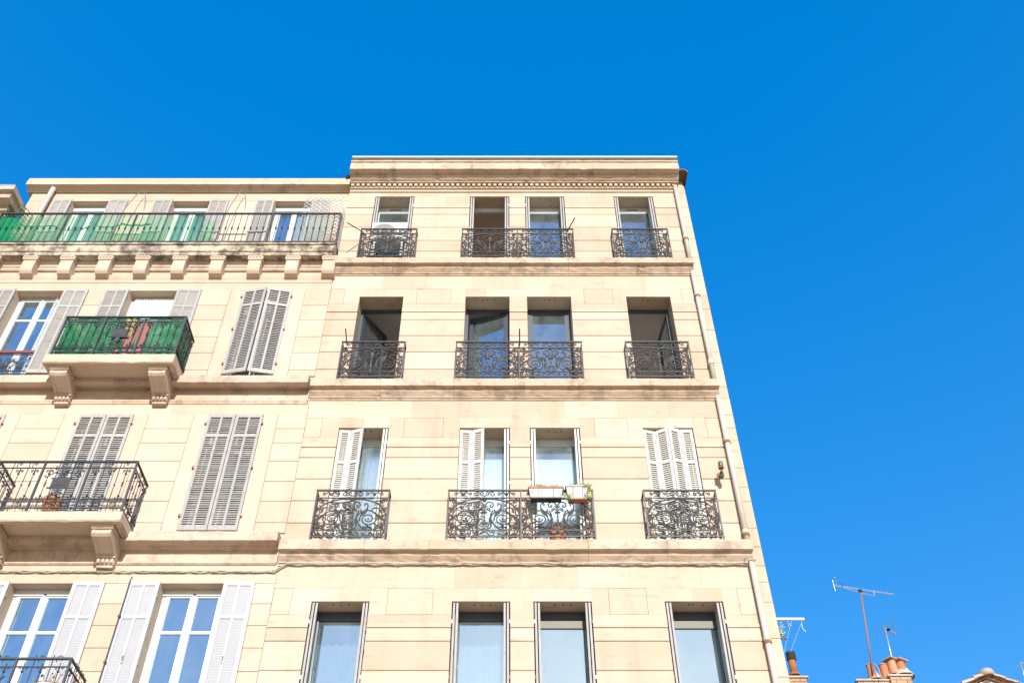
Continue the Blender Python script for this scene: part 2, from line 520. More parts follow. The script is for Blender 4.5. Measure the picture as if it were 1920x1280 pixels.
# ledge tops
LZ = {5: 18.0, 4: 14.455, 3: 10.875, 2: 7.30}
WTOP = {5: ZP(368.5), 4: ZP(556), 3: ZP(801.5), 2: ZP(1126.5)}
RD = .34
R_TOP = 20.95
opens = [(a, b, LZ[f]-.02, WTOP[f]) for f in (2, 3, 4, 5) for a, b in WX]
core = wall_core('wall', LIME, RB, RX0, RX1, R_TOP+.2, opens, .034, RD+.1, 8.0)

course_px = {5: [471, 450.6, 426, 402, 390, 388], 4: [691.7, 659.6, 629, 599, 584.8, 580.5],
             3: [979.6, 938, 897, 857, 838, 832], 2: [None, 1256, 1201, None, 1175.5, 1169.5]}
panel_px = {4: (541.7, 569), 3: (783, 820), 2: (1102, 1151.6)}
ledge_under = {4: ZP(514.5), 3: ZP(748), 2: ZP(1054)}                     # where the plain wall starts under the ledge above

for f in (2, 3, 4, 5):
    base = LZ[f] - .02
    if f == 2:
        lv = [base, ZP(1320), ZP(1256), ZP(1201), ZP(1175.5), ZP(1169.5)]
    else:
        lv = [base] + [ZP(p) for p in course_px[f]]
    segs = [(RX0, WX[0][0])] + [(WX[i][1], WX[i+1][0]) for i in range(3)] + [(WX[3][1], FACE_R)]
    # coursed ashlar between the windows
    for zi in range(len(lv)-2):
        z0, z1 = lv[zi], lv[zi+1]
        for (a, b) in segs:
            stone_row(core, LIME, a, b, z0, z1, 1.25)
    # thin projecting fillet
    for (a, b) in segs:
        MB().box(a, b, -.012, .036, lv[-2], lv[-1]).build('string_fillet', LIME, core)
    zt = WTOP[f]
    band = lv[-1]
    top = ledge_under[f] if f in ledge_under else ZP(355, .0)
    if f in panel_px:
        pz1, pz0 = ZP(panel_px[f][0]), ZP(panel_px[f][1])
        # jamb stones up to the lintel, and a framed panel in the wider piers
        for si, (a, b) in enumerate(segs):
            if si == 2:
                stone_row(core, LIME, a, b, band, zt, 1.0, ch=.001)
                continue
            stone_row(core, LIME, a, b, band, pz0, .95, ch=.0012)
            if si in (0, 4):
                pa, pb = (RX0, a+.30) if si == 0 else (b-.27, b)
            else:
                pa, pb = a+.27, b-.27 if si == 3 else b-.30
            if pa > a + .01: stone_row(core, LIME, a, pa, pz0, pz1, .6, ch=.0012)
            if pb < b - .01: stone_row(core, LIME, pb, b, pz0, pz1, .6, ch=.0012)
            MB().block(pa+.004, pb-.004, pz0+.004, pz1-.004, -.001, .036, .0035, .002).build('panel_stone', LIME, core)
        # lintels
        for (a, b) in WX:
            stone_row(core, LIME, a, b, zt, pz1, .5, ch=.0012)
        a, b = segs[2]
        stone_row(core, LIME, a, b, zt, pz1, .9, ch=.0012)
        stone_row(core, LIME, RX0, FACE_R, pz1, top, .92, ch=.0015)
    else:
        for (a, b) in segs:
            stone_row(core, LIME, a, b, band, zt, .62, ch=.0012)
        stone_row(core, LIME, RX0, FACE_R, zt, top, .72, ch=.0012)

# quoins beyond the downpipe, up the corner
z = 7.2
while z < R_TOP - .3:
    h = rng.choice([.30, .36, .42, .55, .62])
    MB().block(FACE_R+.002, RX1+.012, z+.003, min(z+h, R_TOP-.1)-.003, .004+rng.uniform(-.003, .003), .3, .004, .004).build('quoin', LIME, core)
    z += h

# ledges under the three balconied floors
def ledge_profile(zt, P=.22, face=.205):
    return [(.03, zt), (-P+.035, zt), (-P+.03, zt-.02), (-P+.012, zt-.035), (-P+.012, zt-.05), (-P, zt-.06), (-P, zt-face),
            (-P+.075, zt-face-.004), (-.135, zt-face-.025), (-.12, zt-face-.06), (-.075, zt-face-.105),
            (-.05, zt-face-.13), (-.05, zt-face-.15), (-.022, zt-face-.16), (-.022, zt-face-.185), (.03, zt-face-.185)]
for f in (5, 4, 3):
    x0 = RX0 - .005; x1 = 3.95
    cuts = [x0] + [x0 + (x1-x0)*(i+rng.uniform(-.12, .12))/6 for i in range(1, 6)] + [x1]
    for a, b in zip(cuts, cuts[1:]):
        MB().worn(ledge_profile(LZ[f]+rng.uniform(-.002, .002)), a+(.002 if a != x0 else 0), b-(.002 if b != x1 else 0)).build('ledge_stone', LIME_W, RB)

# main cornice
zc = 20.94
corn = [(.05, zc+.36), (-.40, zc+.36), (-.43, zc+.33), (-.43, zc+.28), (-.40, zc+.27), (-.40, zc+.23), (-.42, zc+.19), (-.42, zc),
        (-.27, zc-.006), (-.27, zc-.035), (-.24, zc-.07), (-.19, zc-.11), (-.15, zc-.13), (-.15, zc-.15), (.05, zc-.15)]
cuts = [RX0+.01, -2.6, -1.75, -.8, .1, 1.0, 2.0, 3.0, 4.0]
for a, b in zip(cuts, cuts[1:]):
    MB().worn(corn, a+.001, b-.001).build('cornice_stone', LIME_W if rng.random() < .35 else LIME, RB)
bed = [(.05, zc-.152), (-.05, zc-.152), (-.05, zc-.245), (-.075, zc-.25), (-.075, zc-.275), (-.03, zc-.285), (-.03, zc-.36), (.05, zc-.36)]
MB().prism(bed, RX0+.01, 3.90).build('dentil_bed', LIME, RB)
dm = MB()
nd = 62
for i in range(nd):
    xx = RX0 + .03 + (3.82-RX0) * i / (nd-1)
    dm.box(xx, xx+.072, -.115, -.049, zc-.235, zc-.156)
dm.build('dentils', LIME, RB)
MB().prism([(.0, zc+.362), (-.36, zc+.362), (-.37, zc+.43), (.0, zc+.43)], RX0+.02, 4.0).build('parapet_flashing', ZINC, RB)
MB().prism([(.0, zc+.432), (-.44, zc+.432), (-.455, zc+.475), (.0, zc+.48)], RX0+.02, 4.0).build('coping_edge', ZINCW, RB)
# barrel tiles on the side verge
for i, yy in enumerate((-.30,)):
    tm = MB()
    for k in range(8):
        a0 = math.pi*k/8; a1 = math.pi*(k+1)/8
        for r, fl in ((.118, 0), (.103, 1)):
            q = [(4.10+r*math.cos(a0), yy, 20.98+.03*i+r*math.sin(a0)*1.0), (4.10+r*math.cos(a1), yy, 20.98+.03*i+r*math.sin(a1)),
                 (4.10+r*.92*math.cos(a1), yy+.47, 20.98+.03*i+r*.92*math.sin(a1)), (4.10+r*.92*math.cos(a0), yy+.47, 20.98+.03*i+r*.92*math.sin(a0))]
            tm.quad(*(q if fl else q[::-1]))
        tm.quad((4.10+.118*math.cos(a0), yy, 20.98+.03*i+.118*math.sin(a0)), (4.10+.103*math.cos(a0), yy, 20.98+.03*i+.103*math.sin(a0)),
                (4.10+.103*math.cos(a1), yy, 20.98+.03*i+.103*math.sin(a1)), (4.10+.118*math.cos(a1), yy, 20.98+.03*i+.118*math.sin(a1)))
    vt = tm.build('verge_tile', TILE, RB)
    um = MB()
    for k in range(8):
        a0 = math.pi*k/8; a1 = math.pi*(k+1)/8
        um.quad((4.10+.101*math.cos(a0), yy+.01, 20.98+.101*math.sin(a0)), (4.10+.101*math.cos(a1), yy+.01, 20.98+.101*math.sin(a1)),
                (4.10+.092*math.cos(a1), yy+.46, 20.98+.092*math.sin(a1)), (4.10+.092*math.cos(a0), yy+.46, 20.98+.092*math.sin(a0)))
    um.build('tile_lining', DARKT, vt)  # separate sheet lining the tile's underside in a darker brown than the tile
tm = MB()
for k in range(6):
    a0 = math.pi*k/6; a1 = math.pi*(k+1)/6
    tm.quad((-3.74+.08*math.cos(a0), -.12, 21.06+.08*math.sin(a0)), (-3.74+.08*math.cos(a1), -.12, 21.06+.08*math.sin(a1)),
            (-3.74+.08*math.cos(a1), .3, 21.08+.08*math.sin(a1)), (-3.74+.08*math.cos(a0), .3, 21.08+.08*math.sin(a0)))
tm.build('verge_tile', TILE, RB)

# downpipe with joints and collars
pipe_m = empty('downpipe', (3.93, -.09, 7.0), RB)
def pipe_run(z0, z1, x=3.915, y=-.085):
    MB().tube([(x, y, z0), (x, y, z1)], .048, 12).build('pipe_section', PIPE, pipe_m, smooth=True)
runs = [(7.0, ZP(1043, .085)), (ZP(1008, .085)-.02, ZP(732, .085)), (LZ[4]+.0, ZP(500, .085)-.1), (LZ[5]+.0, ZP(337, .085))]
runs = [(6.5, 10.55), (10.87, 14.1), (14.45, 17.66), (17.99, 20.72)]
for a, b in runs: pipe_run(a, b)
def collar(py, rust):
    zz = ZP(py, .085)
    MB().lathe([(.051, 0), (.060, .004), (.060, .05), (.051, .054)], (3.915, -.085, zz-.025), 14).build('pipe_collar', RUST if rust else PIPE, pipe_m, smooth=False)
    MB().lathe([(.051, 0), (.056, .004), (.056, .07), (.051, .075)], (3.915, -.085, zz+.03), 14).build('pipe_socket', PIPE, pipe_m)
    MB().box(3.905, 3.925, -.04, .04, zz-.01, zz+.01).build('pipe_bracket', RUST, pipe_m)
for py, ru in ((347, 1), (449, 1), (556, 1), (682, 0), (829, 1), (1003, 1), (1204, 1)):
    collar(py, ru)

# rooms behind the windows
for f in (2, 3, 4, 5):
    zc_ = WTOP[f] + .42 if f != 5 else WTOP[f] + .30
    mt = {5: ROOMB, 4: ROOMG, 3: ROOMW, 2: ROOMG}[f]
    for x0, x1 in ((-3.6, -1.3), (-1.2, 1.9), (2.0, 4.05)):
        room(RB, x0, x1, LZ[f]-.1, zc_, RD+.105, mt)

# --------------------------------------------------------------- shutters
def leaf_frame(w, h, t=.032, st=.055, cols=1, mids=(.70,), top=.075, bot=.085, mid=.06):
    """frame of a louvred leaf in local coords x 0..w, y 0..t, z 0..h; returns the mesh and the louvre fields"""
    m = MB()
    m.box(0, st, 0, t, 0, h); m.box(w-st, w, 0, t, 0, h)
    zs = [bot] + [h*q for q in mids] + [h-top]
    m.box(st, w-st, .001, t-.001, 0, bot); m.box(st, w-st, .001, t-.001, h-top, h)
    for q in mids: m.box(st, w-st, .001, t-.001, h*q-mid/2, h*q+mid/2)
    fields = []
    cx = [(st, w-st)]
    if cols == 2:
        c = w/2; b = .02
        cx = [(st, c-b), (c+b, w-st)]
        edges = [bot] + sum([[h*q-mid/2, h*q+mid/2] for q in mids], []) + [h-top]
        for i in range(0, len(edges), 2): m.box(c-b, c+b, .002, t-.002, edges[i], edges[i+1])
    edges = [bot] + sum([[h*q-mid/2, h*q+mid/2] for q in mids], []) + [h-top]
    for i in range(0, len(edges), 2):
        for a, b in cx: fields.append((a, b, edges[i], edges[i+1]))
    return m, fields

def slat_prof(zz, t, rise, flip):
    y0, y1 = (t*.28, t*.72) if not flip else (t*.72, t*.28)
    pr = [(y0, zz), (y0, zz+.006), (y1, zz+rise+.006), (y1, zz+rise)]
    return pr if not flip else pr[::-1]

def slat_mesh(w, mat, t=.032, rise=.030, flip=False, name='slat'):
    """one sloping louvre, local origin at its left end"""
    m = MB()
    m.prism(slat_prof(0, t, rise, flip), 0, w)
    return m.mesh(name, mat)

def place_leaf(parent, M, w, h, mat, smat, cols=1, mids=(.70,), pitch=.042, singles=True, name='shutter', t=.032, jit=.0, st=.055, budget=None, flip=False, cover=.62):
    m, fields = leaf_frame(w, h, t, st, cols, mids)
    o = m.build(name, mat, parent, M=M)
    cache = {}
    joined = MB()
    for (a, b, z0, z1) in fields:
        n = max(1, int((z1-z0-.02)/pitch))
        pp = (z1-z0-.012)/n
        key = round(b-a, 4)
        if key not in cache: cache[key] = slat_mesh(b-a, smat, t, pp*cover, flip)
        for i in range(n):
            zz = z0 + .004 + i*pp + rng.uniform(-jit, jit)
            ro = rng.uniform(-jit, jit)*(1.2 if rng.random() > .05 else 14)
            if singles and (budget is None or budget[0] > 0):
                if budget is not None: budget[0] -= 1
                inst('slat', cache[key], o, M @ TR(a, 0, zz) @ Matrix.Rotation(ro, 4, 'Y'))
            else:
                joined.prism(slat_prof(zz, t, pp*cover, flip), a, b)
    if joined.v:
        stuff(joined.build('slats', smat, o, M=M))
    return o

right_budget = [296]
LH = {f: WTOP[f] - LZ[f] - .03 for f in (2, 3, 4, 5)}
lw = .2265
# folded leaves stacked in the reveals
_folded = {}
def folded_pair(f, side, xj, open_angle=0.0):
    mat, smat = (WHITE, SLATW) if f == 3 else (WOLD, WOLD)
    h = LH[f]
    for i in range(2):
        off = .020 + i*.050
        skew = rng.uniform(-.05, .05) + (open_angle if i else 0)
        if side < 0:
            M = TR(xj+off+.032, .012+.006*i, LZ[f]+.015) @ RZ(math.pi/2 + skew)
        else:
            M = TR(xj-off, .012+.006*i, LZ[f]+.015) @ RZ(math.pi/2 + skew)
        key = (f,)
        if key not in _folded:
            m, fields = leaf_frame(lw, h)
            j = MB()
            for (a, b, z0, z1) in fields:
                n = int((z1-z0-.02)/.042); pp = (z1-z0-.012)/n
                for q in range(n):
                    zz = z0+.004+q*pp
                    j.prism(slat_prof(zz, .032, pp*.66, False), a, b)
            _folded[key] = (m.mesh('shutter', mat), j.mesh('slats', smat))
        o = inst('shutter', _folded[key][0], RB, M)
        stuff(inst('slats', _folded[key][1], o, M))
        # hinge knuckles showing on the jamb
    for q in (.12, .5, .86):
        MB().box(xj-.012*side-.010, xj-.012*side+.010, -.012, .012, LZ[f]+h*q, LZ[f]+h*q+.06).build('shutter_hinge', WHITE if rng.random() < .6 else RUST, RB)

for f in (5, 2):
    for i, (a, b) in enumerate(WX):
        folded_pair(f, -1, a, .10 if i in (0, 3) else 0)
        folded_pair(f, 1, b, -.05)
folded_pair(3, 1, WX[0][1]); folded_pair(3, 1, WX[1][1]); folded_pair(3, -1, WX[2][0]); folded_pair(3, 1, WX[2][1])

def leaf_between(p0, p1, f, single=True):
    """leaf standing between two plan points (x,y)"""
    d = Vector((p1[0]-p0[0], p1[1]-p0[1]))
    M = TR(p0[0], p0[1], LZ[f]+.02) @ RZ(math.atan2(d.y, d.x))
    place_leaf(RB, M, d.length, LH[f], WHITE, SLATW, singles=single, pitch=.044, budget=right_budget, jit=.0006, st=.05)

a, b = WX[3]
leaf_between((a+.01, .03), (a+.222, .075), 3)
leaf_between((a+.226, .075), (a+.445, -.02), 3)
leaf_between((a+.458, -.045), (a+.672, .035), 3)
leaf_between((a+.677, .035), (a+.898, .03), 3)
for i in (0, 1):
    a = WX[i][0]
    leaf_between((a+.01, .04), (a+.225, .05), 3)
    leaf_between((a+.23, .05), (a+.443, -.005), 3, single=True)

# --------------------------------------------------------------- windows of the right building
def fixed_window(f, i, fmat, gmat, head=.06, fw=.055, vent=False, sash=.05, gap=0.0, yo=RD):
    a, b = WX[i]; z0 = LZ[f] - .02; z1 = WTOP[f]
    m = MB(); ring(m, a, b, yo, yo+.06, z0, z1, fw, head, .06)
    w = m.build('window', fmat, RB)
    if sash:
        s = MB(); ring(s, a+fw, b-fw, yo+.012, yo+.05, z0+.06, z1-head, sash)
        s.build('casement', fmat, w)
    MB().box(a+fw+sash*.8, b-fw-sash*.8, yo+.028, yo+.034, z0+.06+sash*.8, z1-head-sash*.8).build('pane', gmat, w)
    if vent:
        MB().box((a+b)/2-.13, (a+b)/2+.13, yo-.012, yo, z1-head*.55-.012, z1-head*.55+.012).build('trickle_vent', ALU, w)
    return w

def open_window(f, i, fmat, gmat, hinge, angle, head=.06, fw=.055, vent=False, yo=RD):
    a, b = WX[i]; z0 = LZ[f] - .02; z1 = WTOP[f]
    m = MB(); ring(m, a, b, yo, yo+.06, z0, z1, fw, head, .06)
    w = m.build('window', fmat, RB)
    cw = b - a - 2*fw; ch = z1 - z0 - head - .06
    x = a+fw if hinge < 0 else b-fw
    M = TR(x, yo+.03, z0+.06) @ RZ(angle if hinge < 0 else -angle)
    sx = 1 if hinge < 0 else -1
    s = MB()
    lo, hi = (0, cw) if hinge < 0 else (-cw, 0)
    ring(s, lo, hi, 0, .05, 0, ch, .07)
    c = s.build('casement', fmat, w, M=M)
    MB().box(lo+.06, hi-.06, .02, .026, .06, ch-.06).build('pane', gmat, c, M=M)
    return w

# top floor: white frames with a roller-blind head
fixed_window(5, 0, PVC, GLASSB, head=.15, vent=True, sash=.03)
open_window(5, 1, PVC, GLASSB, 1, R(88), head=.13)
fixed_window(5, 2, PVC, GLASSB, head=.15, sash=.03)
fixed_window(5, 3, PVC, GLASSB, head=.15, vent=True, sash=.03)
# fourth floor: dark aluminium, two swung inwards
open_window(4, 0, ALU, GLASS, -1, R(58), head=.07, yo=.37)
open_window(4, 1, ALU, GLASSB, 1, R(13), head=.07, yo=.37)
fixed_window(4, 2, ALU, GLASSB, head=.07, sash=.07, yo=.37)
open_window(4, 3, ALU, GLASSB, 1, R(84), head=.07, yo=.37)
# third floor: white frames
for i in range(4): fixed_window(3, i, PVC, GLASS, head=.12, sash=.02)
# second floor: dark head, grey frames
for i in range(4): fixed_window(2, i, ALU if i > 1 else GREYF, GLASSB, head=.09, sash=.03)
for i in range(4):
    a, b = WX[i]
    MB().box(a+.002, b-.002, RD-.02, RD-.001, WTOP[2]-.13, WTOP[2]-.002).build('blind_box', ALU, RB)
for i in (2, 3):
    a, b = WX[i]
    MB().box(a+.05, b-.05, RD+.005, RD+.012, WTOP[2]-.27, WTOP[2]-.09).build('transom_panel', OLIVE, RB)

# chips and anchor holes in the soffits
for f in (2, 3, 4, 5):
    for a, b in WX:
        for q in (-.1, .02, .14):
            xx = (a+b)/2 + q + rng.uniform(-.03, .03)
            MB().lathe([(.012, 0), (.009, -.012), (0, -.014)], (xx, .10+rng.uniform(-.02, .02), WTOP[f]), 7).build('shutter_stop', SOOT, core)

# curtains and blinds (things of their own, hung inside)
def wavy_curtain(name, label, mat, x0, x1, z0, z1, y, amp=.02, waves=7, scallop=0.0, group=None):
    m = MB(); n = waves*8
    for i in range(n):
        u0, u1 = i/n, (i+1)/n
        p = []
        for u in (u0, u1):
            x = x0+(x1-x0)*u
            yy = y + amp*math.sin(u*waves*2*math.pi) + amp*.4*math.sin(u*waves*4.7+1)
            p.append((x, yy, z1 - scallop*(.5+.5*math.cos(u*waves*2*math.pi))))
        q0, q1 = p
        m.quad((q0[0], q0[1], z0), (q1[0], q1[1], z0), q1, q0)
    o = m.build(name, mat, smooth=True)
    return tag(o, label, 'curtain', group)
wavy_curtain('curtain', 'sheer white curtain behind the lowest window nearest the left neighbour', SHEER, WX[0][0]+.03, WX[0][1]-.03, LZ[2], ZP(1207, -RD-.15), RD+.14, .018, 6, .035)
wavy_curtain('curtain', 'sheer white scalloped curtain behind the lowest row second window from left', SHEER, WX[1][0]+.03, WX[1][1]-.03, LZ[2], ZP(1209, -RD-.15), RD+.14, .018, 6, .03)
wavy_curtain('curtain', 'white net curtain behind half folded shutters above the leftmost scrolled guard', SHEER, WX[0][0]+.02, WX[0][1]-.02, LZ[3], WTOP[3]-.05, RD+.16, .03, 9, .0)
for i, lab in ((1, 'plain white blind behind the half shuttered window of the paired guard'), (2, 'plain white blind behind the window with the flower boxes')):
    a, b = WX[i]
    o = MB().box(a+.08, b-.08, RD+.07, RD+.08, LZ[3], ZP(861, -RD-.07)).build('window_blind', BLIND)
    tag(o, lab, 'blind')

# --------------------------------------------------------------- scrolled iron guards
def spiral(cx, cz, r0, r1, a0, turns, n=26, sx=1.0):
    """points of a spiral that winds in from radius r0 to r1"""
    out = []
    for i in range(n+1):
        u = i/n
        r = r0*(r1/r0)**u
        a = a0 + turns*2*math.pi*u
        out.append((cx+r*math.cos(a)*sx, cz+r*math.sin(a)))
    return out

def bez(p, n=14):
    """Catmull-Rom through points"""
    P = [p[0]] + list(p) + [p[-1]]
    out = []
    per = max(2, n//(len(p)-1))
    for i in range(1, len(P)-2):
        for k in range(per):
            t = k/per
            q = []
            for c in (0, 1):
                a, b, d, e = P[i-1][c], P[i][c], P[i+1][c], P[i+2][c]
                q.append(.5*(2*b+(d-a)*t+(2*a-5*b+4*d-e)*t*t+(3*b-a-3*d+e)*t**3))
            out.append(tuple(q))
    out.append(tuple(p[-1]))
    return out

GW, GH = 1.215, .925
def guard_meshes():
    w = GW/2
    sc = MB(); lf = MB()
    def T(pts, r=.0075, r2=None): sc.tube([(x, 0, z) for x, z in pts], r*1.3, 5, r2*1.3 if r2 else None)
    zt, z2, z1 = GH, GH*.835, GH*.13
    for s in (-1, 1):
        X = lambda u: s*u*w
        def TT(pts, r=.0075, r2=None): T([(X(u), v*GH) for u, v in pts], r, r2)
        def LEAF(a, b, ww, bend=0): lf.leaf((X(a[0]), a[1]*GH), (X(b[0]), b[1]*GH), ww, 0, .008, bend*s)
        # great flat arch from the post to the crown
        TT(bez([(.965, .42), (.93, .53), (.82, .645), (.6, .745), (.3, .80), (.0, .812)], 24), .010)
        TT(bez([(.965, .42), (.955, .33), (.86, .22), (.66, .145), (.45, .15), (.30, .225), (.185, .36), (.175, .47), (.235, .55)], 28), .010)
        # the big inward spiral
        TT([(.50 + .34*(.24**u)*math.cos(a)*1.0, .375 + .225*(.20**u)*math.sin(a)) for u, a in
            [(i/38, math.pi*1.06 - 2*math.pi*2.05*i/38) for i in range(39)]], .010, .007)
        lf.ball((X(.50), 0, .375*GH), .016, 7)
        TT(bez([(.66, .14), (.75, .22), (.86, .28), (.83, .40), (.78, .46)], 12), .008)
        # acanthus flame and its curl
        TT(bez([(.26, .33), (.29, .46), (.37, .545), (.44, .60), (.455, .67), (.40, .715), (.355, .69), (.375, .66)], 20), .009)
        LEAF((.27, .42), (.46, .66), .030, -.03); LEAF((.30, .50), (.26, .60), .016)
        LEAF((.20, .22), (.175, .46), .026, .02)
        # side leaves by the post
        LEAF((.80, .40), (.955, .30), .030, .02); LEAF((.80, .40), (.93, .47), .022, -.02); LEAF((.78, .40), (.68, .52), .018)
        TT(bez([(.80, .57), (.70, .62), (.60, .60), (.575, .545), (.62, .53)], 12), .008)
        TT(bez([(.95, .60), (.90, .56), (.84, .60), (.85, .66), (.90, .66)], 12), .008)
        TT(bez([(.97, .50), (.93, .455), (.86, .47), (.845, .52)], 10), .008)
        LEAF((.62, .18), (.42, .27), .014, .01); LEAF((.60, .20), (.36, .20), .012)
        # curls either side of the stem
        TT(bez([(.02, .66), (.07, .725), (.16, .74), (.235, .70), (.23, .645), (.17, .625), (.15, .66), (.185, .675)], 20), .009)
        TT(bez([(.03, .56), (.09, .60), (.145, .585), (.155, .53)], 10), .008)
        LEAF((.07, .575), (.165, .52), .014, .01)
        TT(bez([(.02, .30), (.08, .285), (.12, .24), (.09, .205), (.05, .225)], 12), .008)
        TT(bez([(.0, .165), (.10, .16), (.175, .20), (.195, .29)], 10), .008)
        # corner spirals
        T(spiral(X(.855), .755*GH, .058, .012, (0 if s > 0 else math.pi), s*1.7, 22), .008)
        T(spiral(X(.885), .215*GH, .052, .012, (math.pi/2), s*1.6, 22), .008)
        TT(bez([(.97, .80), (.93, .83), (.86, .815)], 6), .007)
        # little oval with leaves under the second rail
        T([(X(.42)+.026*math.cos(q*math.pi/7), .815*GH+.019*math.sin(q*math.pi/7)) for q in range(15)], .006)
        LEAF((.36, .812), (.27, .812), .012); LEAF((.48, .812), (.57, .812), .012)
        # frieze of small scrolls, top and bottom
        for (c, hw) in ((.60, .21),):
            for d in (-1, 1):
                TT(bez([(c, .885), (c+d*.06, .955), (c+d*.13, .945), (c+d*.20, .895), (c+d*.235, .925), (c+d*.20, .955), (c+d*.175, .925)], 16), .0075)
                TT(bez([(c, .085), (c+d*.06, .025), (c+d*.13, .035), (c+d*.20, .08), (c+d*.235, .055), (c+d*.20, .025), (c+d*.175, .05)], 16), .0075)
            T([(X(c)+.028*math.cos(q*math.pi/7), .915*GH+.026*math.sin(q*math.pi/7)) for q in range(15)], .006)
            T([(X(c)+.028*math.cos(q*math.pi/7), .06*GH+.026*math.sin(q*math.pi/7)) for q in range(15)], .006)
        TT(bez([(.0, .88), (.07, .895), (.15, .955), (.23, .96), (.27, .915), (.22, .88), (.17, .905), (.20, .925)], 18), .0075)
        TT(bez([(.0, .09), (.07, .08), (.15, .03), (.23, .02), (.27, .06), (.22, .095), (.17, .07)], 18), .0075)
        TT(bez([(.03, .93), (.08, .965), (.13, .93), (.09, .90)], 8), .007)
        TT(bez([(.97, .10), (.92, .02), (.87, .07), (.91, .09)], 8), .007)
    # the stem: palmette, urn, drops
    for k, (dx, dz) in enumerate(((-.05, .07), (-.03, .10), (0, .115), (.03, .10), (.05, .07))):
        lf.leaf((0, .735*GH), (dx, .735*GH+dz), .016, -.006, .008)
    prof = [(.0, 0), (.018, .005), (.024, .02), (.012, .045), (.012, .10), (.03, .115), (.034, .125), (.014, .14), (.012, .16), (.024, .19), (.018, .22), (.0, .225)]
    lf.lathe([(r*.9, z) for r, z in prof], (0, 0, .135*GH), 8, Matrix.Diagonal((1, .6, 1)))
    lf.lathe([(.0, 0), (.02, .01), (.012, .05), (.012, .10), (.048, .112), (.05, .124), (.016, .135), (.012, .19), (.026, .22), (.030, .26), (.014, .285), (.0, .29)], (0, 0, .385*GH), 8, Matrix.Diagonal((1, .6, 1)))
    for s in (-1, 1):
        lf.leaf((0, .60*GH), (s*.055, .66*GH), .016, 0); lf.leaf((0, .30*GH), (s*.05, .24*GH), .016, 0)
    return sc.mesh('scrollwork', IRON, True), lf.mesh('cast_leaves', IRON_L, False)
SCROLL, LEAVES = guard_meshes()
bm_ = MB()
bm_.box(-GW/2, GW/2, -.009, .009, GH*.835-.007, GH*.835+.007); bm_.box(-GW/2, GW/2, -.009, .009, GH*.13-.007, GH*.13+.007)
MIDR = bm_.mesh('middle_rail', IRON)

def guard(cx, f, panels):
    P = .175
    z0 = LZ[f] + .062
    g = empty('balcony_guard', (cx, -P, LZ[f]), RB)
    x0 = cx - GW*panels/2; x1 = cx + GW*panels/2
    MB().box(x0-.016, x1+.016, -P-.017, -P+.017, z0+GH-.010, z0+GH+.014).build('top_rail', IRON, g)
    MB().box(x0-.010, x1+.010, -P-.011, -P+.011, z0-.010, z0+.010).build('bottom_rail', IRON, g)
    for k in range(panels+1):
        x = x0 + GW*k
        MB().box(x-.012, x+.012, -P-.012, -P+.012, LZ[f]-.002, z0+GH-.008).build('post', IRON, g)
    for k in range(panels):
        c = x0 + GW*(k+.5)
        M = TR(c, -P, z0)
        inst('scrollwork', SCROLL, g, M); inst('cast_leaves', LEAVES, g, M); inst('middle_rail', MIDR, g, M)
    for x in (x0-.004, x1+.004):
        MB().box(x-.012, x+.012, -P+.017, .04, z0+GH-.03, z0+GH+.010).build('wall_arm', IRON, g)
        MB().box(x-.007, x+.007, -P+.012, .04, z0+GH*.13-.008, z0+GH*.13+.008).build('wall_arm', IRON, g)
        MB().box(x-.007, x+.007, -.012, .03, z0, z0+GH-.03).build('wall_bar', IRON, g)
    return g
for f in (3, 4, 5):
    guard((WX[0][0]+WX[0][1])/2, f, 1)
    guard((WX[1][0]+WX[2][1])/2, f, 2)
    guard((WX[3][0]+WX[3][1])/2, f, 1)

# clothes-line arms bolted to the guards
def arm(px0, py0, p0, px1, py1, p1, mat=RUST, wdt=.014):
    a = PT(px0, py0, p0); b = PT(px1, py1, p1)
    MB().tube([a, b], wdt, 4).build('clothes_line_arm', mat, RB)
IRONR = paint_mat('rusty_iron', (.10, .06, .045), .6, (.2, .1, .06), .5, 20, (1, 1, 1))
arm(682, 436, .18, 651, 417.5, .62, IRONR)
arm(1064, 433, .18, 1078, 408, .60, IRONR)
arm(650.5, 647, .18, 648, 616, .62, IRONR)
arm(974.5, 647, .18, 974, 616, .62, IRONR, .018)

# ================================================================== LEFT BUILDING
LB = empty('terraced_house', (-7.4, 0, 0))
tag(LB, 'cream three bay townhouse with louvred shutters, projecting stone balconies and a long bracketed top balcony', 'house')
LX0, LX1 = -11.2, -3.684
CXS = [XP(76.5, 545), XP(290.5, 545), XP(505, 543)]
CXS = [-9.72, -7.365, -4.985]
WWL = 1.01
LRD = .23
SB = .18                                  # the top storey stands back
YOF = {5: SB, 4: 0.0, 3: 0.0, 2: 0.0}
LT = {5: ZP(377, -SB), 4: ZP(545), 3: ZP(777.5), 2: ZP(1093)}
LBZ = {5: 18.40, 4: ZP(697, .06), 3: ZP(989.5, .06), 2: 7.35}
lopens = []
for f in (2, 3, 4, 5):
    for c in CXS:
        if f == 5: lopens.append((c-.44, c+.44, LBZ[f], LT[f]))
        else: lopens.append((c-WWL/2, c+WWL/2, LBZ[f], LT[f]))
zw = ZP(361, .02-SB)
lcore = wall_core('wall', STUC, LB, LX0, LX1, 18.34, [o for o in lopens if o[2] < 18], .028, LRD+.09, 8.0)
ucore = wall_core('wall', STUC, LB, LX0, LX1, zw+.05, [o for o in lopens if o[2] > 18], .028+SB, LRD+.09+SB, 8.0, zbase=18.3)
